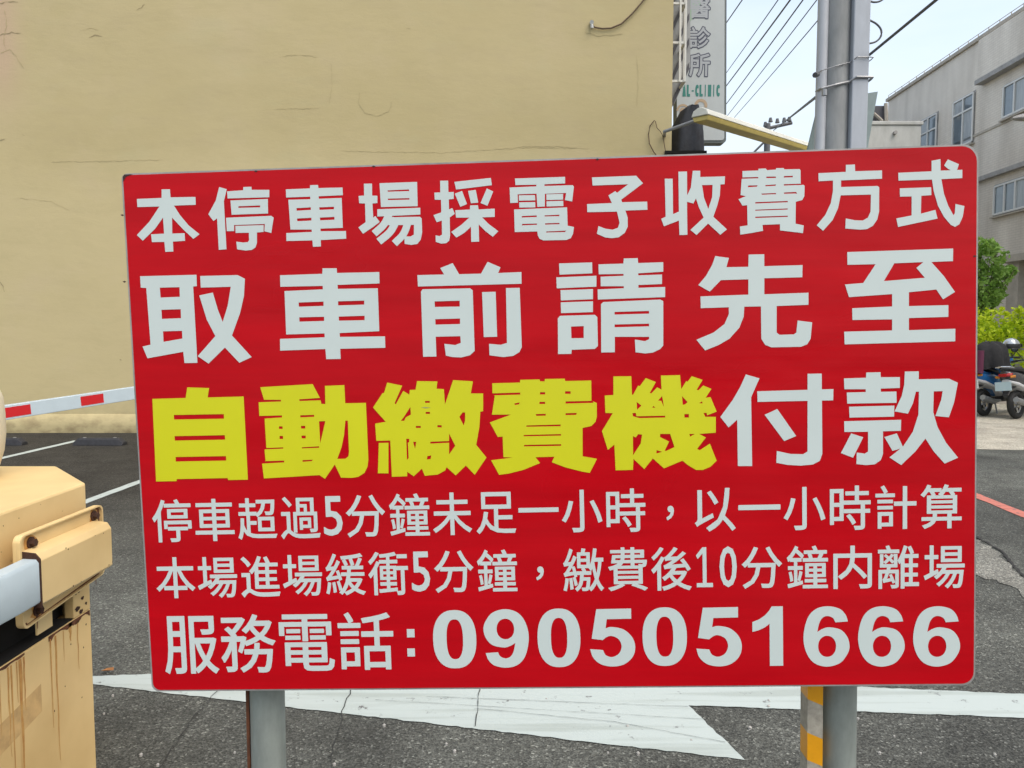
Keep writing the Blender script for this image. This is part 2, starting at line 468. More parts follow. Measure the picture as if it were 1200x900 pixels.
M['pvc_light'] = mat('light_grey_pvc', (0.40, 0.42, 0.45), 0.5, var=0.12, scale=6, stretch=(1, 1, 0.3))
M['wire'] = mat('wire_black', (0.085, 0.088, 0.095), 0.6)
M['cable_brown'] = mat('cable_brown', (0.12, 0.08, 0.045), 0.7)
M['steel'] = mat('grey_steel', (0.30, 0.31, 0.32), 0.45, 0.6, var=0.2, scale=10)
M['signback'] = mat('grey_green_panel', (0.20, 0.26, 0.26), 0.5, var=0.15, scale=6)
M['tiles'] = tile_material('facade_tiles', (0.68, 0.62, 0.54), (0.72, 0.665, 0.585), (0.58, 0.535, 0.47), 0.24, 0.08)
M['trim'] = mat('stone_trim', (0.42, 0.38, 0.32), 0.7, var=0.2, scale=3)
M['dark_trim'] = mat('dark_ledge', (0.34, 0.33, 0.32), 0.7, var=0.3, scale=5)
M['white_conc'] = mat('pale_concrete', (0.55, 0.56, 0.54), 0.8, col2=(0.38, 0.39, 0.37), scale=2.5, stretch=(1, 1, 0.4))
M['frame'] = mat('window_frame', (0.66, 0.66, 0.64), 0.4)
M['glass'] = mat('window_glass', (0.16, 0.20, 0.23), 0.06, var=0.3, scale=1.2, spec=0.8)
M['curtain'] = mat('curtained_glass', (0.36, 0.39, 0.41), 0.25, var=0.25, scale=5, stretch=(1, 4, 0.3))
M['clinic'] = mat('clinic_face', (0.42, 0.46, 0.47), 0.45, var=0.06, scale=3)
M['clinic_edge'] = mat('clinic_edge', (0.10, 0.12, 0.12), 0.5)
M['clinic_ink'] = mat('clinic_ink', (0.05, 0.055, 0.09), 0.5)
M['clinic_fill'] = mat('clinic_fill', (0.34, 0.37, 0.40), 0.5)
M['clinic_green'] = mat('clinic_green', (0.02, 0.18, 0.15), 0.5)
M['clinic_leaf'] = mat('clinic_leaf', (0.28, 0.42, 0.30), 0.5)
M['clinic_tan'] = mat('clinic_tan', (0.40, 0.30, 0.20), 0.5)
M['tarp'] = mat('dark_tarp', (0.022, 0.026, 0.035), 0.75, var=0.5, scale=8, bump=0.01, bscale=15)
M['awn'] = mat('awning_grey', (0.30, 0.31, 0.31), 0.6, var=0.2, scale=3)
M['awn_dark'] = mat('awning_bar', (0.07, 0.07, 0.08), 0.6)
M['grille'] = mat('grille_white', (0.60, 0.60, 0.56), 0.5)
M['lamp_top'] = mat('batten_white', (0.62, 0.62, 0.55), 0.5, var=0.1, scale=6)
M['lamp_under'] = mat('batten_yellow', (0.50, 0.40, 0.12), 0.5, var=0.15, scale=6)
M['tyre'] = mat('tyre', (0.02, 0.02, 0.02), 0.8)
M['blackplastic'] = mat('black_plastic', (0.022, 0.022, 0.024), 0.45)
M['cloth'] = mat('black_cloth', (0.018, 0.018, 0.02), 0.95, var=0.4, scale=20, bump=0.006, bscale=25)
M['purple'] = mat('maroon_cloth', (0.10, 0.02, 0.05), 0.9)
M['blue'] = mat('blue_bodywork', (0.03, 0.16, 0.42), 0.22, coat=0.6)
M['white_body'] = mat('white_bodywork', (0.62, 0.63, 0.64), 0.25, coat=0.6)
M['dark_body'] = mat('dark_bodywork', (0.05, 0.05, 0.055), 0.25, coat=0.6)
M['red_body'] = mat('red_bodywork', (0.30, 0.015, 0.02), 0.25, coat=0.6)
M['chrome'] = mat('bright_metal', (0.62, 0.63, 0.65), 0.25, 0.9)
M['plate'] = mat('plate_white', (0.66, 0.68, 0.68), 0.4)
M['plate_blue'] = mat('plate_pale_blue', (0.42, 0.55, 0.60), 0.4)
M['taillight'] = mat('taillight_red', (0.35, 0.01, 0.012), 0.2)
M['helmet'] = mat('helmet_silver', (0.42, 0.45, 0.48), 0.2, 0.4, coat=0.8)
M['mirror'] = mat('mirror_glass', (0.55, 0.68, 0.78), 0.05, 0.9)

for k_ in ('leaf', 'leaf_yellow'):
    t_ = M[k_].node_tree
    p_ = t_.nodes['Principled BSDF']; o_ = t_.nodes['Material Output']
    tr = t_.nodes.new('ShaderNodeBsdfTranslucent'); ad_ = t_.nodes.new('ShaderNodeMixShader'); ad_.inputs[0].default_value = 0.45
    src = p_.inputs['Base Color'].links[0].from_socket
    t_.links.new(src, tr.inputs[0]); t_.links.new(p_.outputs[0], ad_.inputs[1]); t_.links.new(tr.outputs[0], ad_.inputs[2]); t_.links.new(ad_.outputs[0], o_.inputs[0])

# ------------------------------------------------------------------ ground
b = MB()
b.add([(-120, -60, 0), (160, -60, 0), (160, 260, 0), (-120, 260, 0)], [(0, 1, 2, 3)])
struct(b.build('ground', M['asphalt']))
Z1, Z2, Z3 = 0.004, 0.008, 0.012

def jag(pts, amp=0.006, step=0.07):
    """subdivide a closed outline and roughen it"""
    o = []
    n = len(pts)
    for i in range(n):
        a, c = Vector(pts[i]), Vector(pts[(i + 1) % n])
        k = max(1, int((c - a).length / step))
        nn = Vector((-(c - a).y, (c - a).x)).normalized()
        for j in range(k):
            p = a.lerp(c, j / k)
            if j:
                p = p + nn * random.uniform(-amp, amp)
            o.append(p)
    return o

def sheet(name, pts, z, m, amp=0.006, step=0.07):
    o = jag([Vector((p[0], p[1])) for p in pts], amp, step)
    b = MB()
    v3 = [Vector((p.x, p.y, z)) for p in o]
    b.v += v3
    b.f += [tuple(t) for t in tessellate_polygon([v3])]
    ob = b.build(name, m)
    for f in ob.data.polygons:
        pass
    return struct(ob)

# carriageway beyond the lot; its sunlight is painted in as a paler colour
sheet('road', [(4.75, 9.75), (40, 8.6), (60, 60), (12.2, 60), (7.2, 17.0), (4.6, 11.3)], Z1, M['sunlit_road'], 0.05, 0.4)
# turning arrow under the sign
T = gr(50, 796).xy
S0, S1 = gr(1200, 842).xy, gr(1200, 814.4).xy
near = gr(873, 891.7).xy
notch = gr(806.7, 827.7).xy
up = gr(1004.6, 805.7).xy
ax = ((S0 + S1) / 2 - T).normalized()
nn = Vector((-ax.y, ax.x))
def refl(p):
    dd = p - T
    return T + ax * dd.dot(ax) - nn * dd.dot(nn)
e0 = S0 + (S0 - notch).normalized() * 1.1
e1 = S1 + (S1 - up).normalized() * 1.1
un = up - (S1 - up).normalized() * ((up - notch).dot((S1 - up).normalized()))
sheet('painted_arrow', [T, near, notch, e0, e1, un, refl(near)], Z1, M['white_paint'], 0.004, 0.03)
# parking bay lines at the wall
for X in (-6.12, -3.73, -1.35, 1.0):
    sheet('parking_line', [(X - 0.05 - 0.10, 5.2), (X + 0.05 - 0.10, 5.2), (X + 0.05 + 0.13, 10.5), (X - 0.05 + 0.13, 10.5)], Z1, M['white_paint'], 0.004, 0.15)
# red kerbside line
sheet('red_line', [(3.92, 3.4), (4.03, 3.4), (4.50, 9.3), (4.38, 9.3)], Z1, M['red_paint'], 0.006, 0.12)
# worn pale patch with a ragged edge
sheet('worn_asphalt_patch', [gr(1120, 628).xy, gr(1150, 634).xy, gr(1172, 648).xy, gr(1186, 664).xy, gr(1200, 684).xy, gr(1240, 700).xy, gr(1235, 716).xy, gr(1196, 697).xy, gr(1168, 680).xy, gr(1120, 672).xy], Z1, M['worn'], 0.035, 0.05)

def crack(pts, wdt, z, jit=0.008):
    c = []
    for i in range(len(pts) - 1):
        a, d_ = Vector(pts[i]), Vector(pts[i + 1])
        k = max(2, int((d_ - a).length / 0.035))
        nn_ = Vector((-(d_ - a).y, (d_ - a).x)).normalized()
        for j in range(k):
            c.append(a.lerp(d_, j / k) + nn_ * random.uniform(-jit, jit))
    c.append(Vector(pts[-1]))
    b = MB()
    L = []
    for i, p in enumerate(c):
        dd = (c[min(i + 1, len(c) - 1)] - c[max(i - 1, 0)]).normalized()
        nn_ = Vector((-dd.y, dd.x)) * wdt * random.uniform(0.25, 1.0)
        L.append((p + nn_, p - nn_))
    vs = []
    for a, d_ in L:
        vs += [(a.x, a.y, z), (d_.x, d_.y, z)]
    b.add(vs, [(2 * i, 2 * i + 1, 2 * i + 3, 2 * i + 2) for i in range(len(L) - 1)])
    return struct(b.build('ground_crack', M['crack']))
crack([gr(262, 806).xy, gr(248, 818).xy, gr(218, 855).xy, gr(185, 905).xy], 0.0026, Z2)
crack([gr(562, 806).xy, gr(560, 835).xy, gr(557, 853).xy], 0.002, Z2, 0.004)
crack([gr(414, 806).xy, gr(404, 830).xy, gr(388, 890).xy, gr(380, 940).xy], 0.0022, Z2)
crack([gr(1130, 622).xy, gr(1152, 634).xy, gr(1174, 647).xy, gr(1188, 664).xy, gr(1206, 682).xy], 0.012, Z2)
crack([gr(500, 818).xy, gr(700, 826).xy, gr(806, 830).xy], 0.0012, Z2, 0.002)
crack([gr(556, 832).xy, gr(720, 848).xy, gr(850, 872).xy], 0.0012, Z2, 0.002)
crack([gr(440, 822).xy, gr(640, 834).xy, gr(826, 845).xy], 0.0010, Z2, 0.002)

lp = gr(127, 789)
b = MB(); b.add([(lp.x - 0.03, lp.y - 0.008, 0.014), (lp.x - 0.01, lp.y - 0.014, 0.02), (lp.x + 0.025, lp.y - 0.004, 0.016), (lp.x + 0.02, lp.y + 0.01, 0.024), (lp.x - 0.012, lp.y + 0.014, 0.018), (lp.x, lp.y, 0.012)], [(0, 1, 5), (1, 2, 5), (2, 3, 5), (3, 4, 5), (4, 0, 5)])
o = b.build('dry_leaf', mat('dry_leaf', (0.30, 0.13, 0.04), 0.8), org=tuple(lp)); tag(o, 'curled brown dry leaf lying on the far edge of the white arrow', 'leaf')
for k_ in range(26):
    px_, py_ = random.uniform(120, 1190), random.uniform(815, 900)
    g_ = gr(px_, py_)
    b = MB(); rr2 = random.uniform(0.003, 0.007)
    b.tube([(g_.x, g_.y, 0.0), (g_.x, g_.y, rr2), (g_.x + 0.001, g_.y, rr2 * 1.6)], [rr2, rr2 * 1.1, rr2 * 0.5], 5)
    if k_ == 0: gb = MB()
    gb.add(b.v, b.f)
o = gb.build('grit', mat('grit', (0.36, 0.35, 0.33), 0.9)); o['kind'] = 'stuff'; o['label'] = 'loose pale grit scattered on the asphalt'; o['category'] = 'grit'

# ------------------------------------------------------------------ cream building
WY = 11.36
WX = at(788.5, 60, WY).x
t = thing('cream_building', 'cream rendered building with a blank side wall behind the red sign', 'building', (-6, WY, 0))
b = MB()
# wall sheet, finely divided so it can be gently uneven
nx, nz = 90, 60
x0, x1, zt = -22.0, WX, 13.0
vs = []
for j in range(nz + 1):
    for i in range(nx + 1):
        x = x0 + (x1 - x0) * i / nx
        z = 0.28 + (zt - 0.28) * j / nz
        e = 0 if i == nx or j == 0 else noise.noise(Vector((x * 0.5, z * 0.7, 3.1))) * 0.015
        vs.append((x, WY + e, z))
fs = [(j * (nx + 1) + i, j * (nx + 1) + i + 1, (j + 1) * (nx + 1) + i + 1, (j + 1) * (nx + 1) + i) for j in range(nz) for i in range(nx)]
b.add(vs, fs)
k = len(b.v)
b.add([(x1, WY, 0), (x1, WY + 10, 0), (x1, WY + 10, zt), (x1, WY, zt), (x0, WY, zt), (x0, WY + 10, zt), (x0, WY, 0), (x0, WY + 10, 0)],
      [(0, 1, 2, 3), (3, 2, 5, 4), (1, 7, 5, 2), (6, 4, 5, 7)])
b.build('wall', M['wall'], t, smooth=True, angle=40)
b = MB()
prof = [(0.0, 0.0), (-0.035, 0.0), (-0.05, 0.10), (-0.045, 0.18), (-0.02, 0.25), (0.0, 0.28)]
rings = []
for i in range(121):
    x = x0 + (x1 + 0.01 - x0) * i / 120
    e = noise.noise(Vector((x * 1.7, 0, 0))) * 0.012
    rings.append([(x, WY + y + (e if y else 0), z + (e if 0.02 < z < 0.27 else 0)) for y, z in prof])
b.loft(rings)
b.build('plinth', M['wall'], t, smooth=True, angle=60)
b = MB()
b.box((x0, WY - 0.06, zt), (x1 + 0.06, WY + 10, zt + 0.18))
b.build('parapet_cap', M['trim'], t)

mark_dark = mat('wall_mark_dark', (0.29, 0.235, 0.13), 0.9)
mark_soft = mat('wall_mark_soft', (0.395, 0.33, 0.175), 0.9)
def wall_mark(pts, wpx, m, nm='hairline_crack'):
    out_ = []
    for i in range(len(pts) - 1):
        a_, c_ = Vector(pts[i]), Vector(pts[i + 1]); k = max(2, int((c_ - a_).length / 3))
        for j in range(k): out_.append(a_.lerp(c_, j / k) + Vector((random.uniform(-0.7, 0.7), random.uniform(-0.7, 0.7))))
    out_.append(Vector(pts[-1]))
    vs = []
    for i, p_ in enumerate(out_):
        d_ = (out_[min(i + 1, len(out_) - 1)] - out_[max(i - 1, 0)]).normalized()
        q = Vector((-d_.y, d_.x)) * wpx * random.uniform(0.15, 1.0) * (0.3 if i in (0, len(out_) - 1) else 1)
        for s_ in (1, -1):
            w3 = at(p_.x + q.x * s_, p_.y + q.y * s_, WY)
            e = noise.noise(Vector((w3.x * 0.5, w3.z * 0.7, 3.1))) * 0.015
            vs.append((w3.x, WY + e - 0.004, w3.z))
    b = MB(); b.add(vs, [(2 * i, 2 * i + 1, 2 * i + 3, 2 * i + 2) for i in range(len(out_) - 1)])
    return b.build(nm, m, t)
random.seed(31)
wall_mark([(0, 5), (10, 2), (22, 3)], 0.7, mark_dark); wall_mark([(0, 41), (14, 38), (25, 39)], 0.7, mark_dark)
wall_mark([(6, 12), (8, 30), (4, 48), (8, 60)], 0.5, mark_soft); wall_mark([(0, 62), (12, 58), (20, 68), (28, 80)], 0.5, mark_soft)
wall_mark([(104, 44), (112, 41), (120, 43)], 0.8, mark_dark); wall_mark([(160, 12), (166, 9), (170, 5)], 0.6, mark_dark)
wall_mark([(95, 36), (108, 33), (116, 35)], 0.4, mark_soft); wall_mark([(0, 165), (6, 163)], 0.9, mark_dark)
wall_mark([(320, 128), (350, 127), (374, 127)], 0.45, mark_soft); wall_mark([(388, 74), (389, 100), (386, 122)], 0.35, mark_soft)
wall_mark([(422, 108), (420, 120), (428, 132), (442, 136), (456, 130), (460, 118)], 0.5, mark_soft)
wall_mark([(60, 190), (120, 189), (190, 187)], 0.35, mark_soft); wall_mark([(400, 177), (520, 179), (610, 173), (690, 174)], 0.35, mark_soft)
wall_mark([(610, 172), (640, 171), (676, 173)], 0.6, mark_soft); wall_mark([(745, 65), (748, 90), (746, 125)], 0.35, mark_soft)
wall_mark([(0, 330), (3, 336), (5, 342)], 0.9, mark_dark); wall_mark([(20, 232), (60, 236), (82, 247)], 0.3, mark_soft)
wall_mark([(140, 421), (143, 422)], 0.8, mark_dark); wall_mark([(476, 33), (481, 34)], 0.7, mark_dark); wall_mark([(26, 157), (30, 159)], 0.6, mark_dark)
wall_mark([(685, 38), (700, 42), (730, 40)], 0.9, mark_soft, 'stain'); wall_mark([(330, 66), (352, 64), (372, 67)], 0.4, mark_soft)
def pxcurve(pts, Y):
    return [at(x, y, Y) for x, y in pts]
t = thing('wall_cable', 'brown cable drooping from a white insulator high on the cream wall', 'cable', tuple(at(694, 28, WY)))
b = MB(); b.tube(pxcurve([(694, 29), (697, 32), (706, 33.5), (716, 33), (728, 28), (740, 17), (752, 3), (760, -8), (764, -30)], WY - 0.03), 0.012, 6)
b.build('cable', M['cable_brown'], t, smooth=True)
b = MB(); b.tube([at(693.5, 26, WY - 0.01), at(693.5, 26, WY - 0.07)], 0.03, 8)
b.tube([at(693.5, 29, WY - 0.06), at(694, 33, WY - 0.06)], 0.022, 8)
b.build('insulator', M['white_conc'], t, smooth=True)
t = thing('wall_wire', 'loose thin wire loop on the cream wall just above the red sign', 'wire', tuple(at(768, 160, WY)))
b = MB(); b.tube(pxcurve([(767, 141), (762, 147), (760, 157), (761, 168), (766, 178), (772, 186)], WY - 0.03), 0.008, 6)
b.tube(pxcurve([(768, 142), (770, 150), (774, 154), (777, 160), (779, 172), (781, 186)], WY - 0.035), 0.006, 6)
b.build('wire', M['cable_brown'], t, smooth=True)

# stub post and weed at the wall foot
p = gr(28, 503)
t = thing('stub_post', 'short grey steel stub post with a base plate at the foot of the cream wall', 'post', tuple(p))
b = MB(); b.add([(p.x - 0.06, p.y, 0.02), (p.x + 0.06, p.y, 0.02), (p.x + 0.06, p.y + 0.08, 0.02), (p.x - 0.06, p.y + 0.08, 0.02),
                 (p.x - 0.03, p.y, 0.50), (p.x + 0.09, p.y, 0.50), (p.x + 0.09, p.y + 0.08, 0.50), (p.x - 0.03, p.y + 0.08, 0.50)],
                [(0, 3, 2, 1), (4, 5, 6, 7), (0, 1, 5, 4), (1, 2, 6, 5), (2, 3, 7, 6), (3, 0, 4, 7)])
b.build('post', M['steel'], t, bevel=0.008)
b = MB(); b.box((p.x - 0.15, p.y - 0.05, 0.0), (p.x + 0.22, p.y + 0.12, 0.02)); b.build('base_plate', M['white_conc'], t, bevel=0.004)

def leaves(b, c, rad, n, size, flat=1.0, shell=0.0):
    for _ in range(n):
        while True:
            q = Vector((random.uniform(-1, 1), random.uniform(-1, 1), random.uniform(-1, 1)))
            if q.length < 1 and q.length > shell:
                break
        p_ = Vector(c) + Vector((q.x * rad[0], q.y * rad[1], q.z * rad[2]))
        a = Vector((random.gauss(0, 1), random.gauss(0, 1), random.gauss(0, 0.6) + 0.3)).normalized()
        u = a.cross(Vector((random.gauss(0, 1), random.gauss(0, 1), random.gauss(0, 1)))).normalized()
        s_ = size * random.uniform(0.6, 1.4)
        w_ = u * s_ * 0.32
        a = a * s_ * 0.5
        n_ = a.cross(w_).normalized() * s_ * 0.1
        b.add([p_ - a, p_ + w_ - n_, p_ + a, p_ - w_ - n_], [(0, 1, 2), (0, 2, 3)])

p = gr(36, 503)
b = MB(); random.seed(3)
leaves(b, (p.x + 0.05, p.y + 0.05, 0.2), (0.09, 0.08, 0.22), 260, 0.06)
o = b.build('weed', mat('weed_green', (0.03, 0.08, 0.03), 0.6, var=0.5, scale=9), org=(p.x, p.y, 0))
tag(o, 'dark green weed growing beside the steel stub post at the wall', 'weed')

# rubber wheel stops
def wheel_stop(cx, cy, label):
    t = thing('wheel_stop', label, 'wheel stop', (cx, cy, 0), 'rubber wheel stops by the wall')
    b = MB()
    hw = 0.33
    pr = [(-0.075, 0.0), (-0.055, 0.075), (-0.035, 0.095), (0.035, 0.095), (0.055, 0.075), (0.075, 0.0)]
    rings = []
    for x, s in ((-hw, 0.55), (-hw + 0.06, 1), (hw - 0.06, 1), (hw, 0.55)):
        rings.append([(cx + x, cy + y, z * (1 if s == 1 else 0.45)) for y, z in pr])
    b.loft(rings)
    b.build('rubber_block', M['rubber'], t, bevel=0.006)
    for s in (-0.2, 0.2):
        b = MB(); b.tube([(cx + s, cy, 0.094), (cx + s, cy, 0.1)], 0.022, 10); b.build('bolt', M['steel'], t)
    return t
wheel_stop(-5.47, 10.12, 'black rubber wheel stop lying at the end of the white bay line')
wheel_stop(-6.80, 10.12, 'black rubber wheel stop in front of the steel stub post')
wheel_stop(-3.08, 10.12, 'black rubber wheel stop behind the left part of the red sign')
wheel_stop(-0.70, 10.12, 'black rubber wheel stop behind the middle of the red sign')

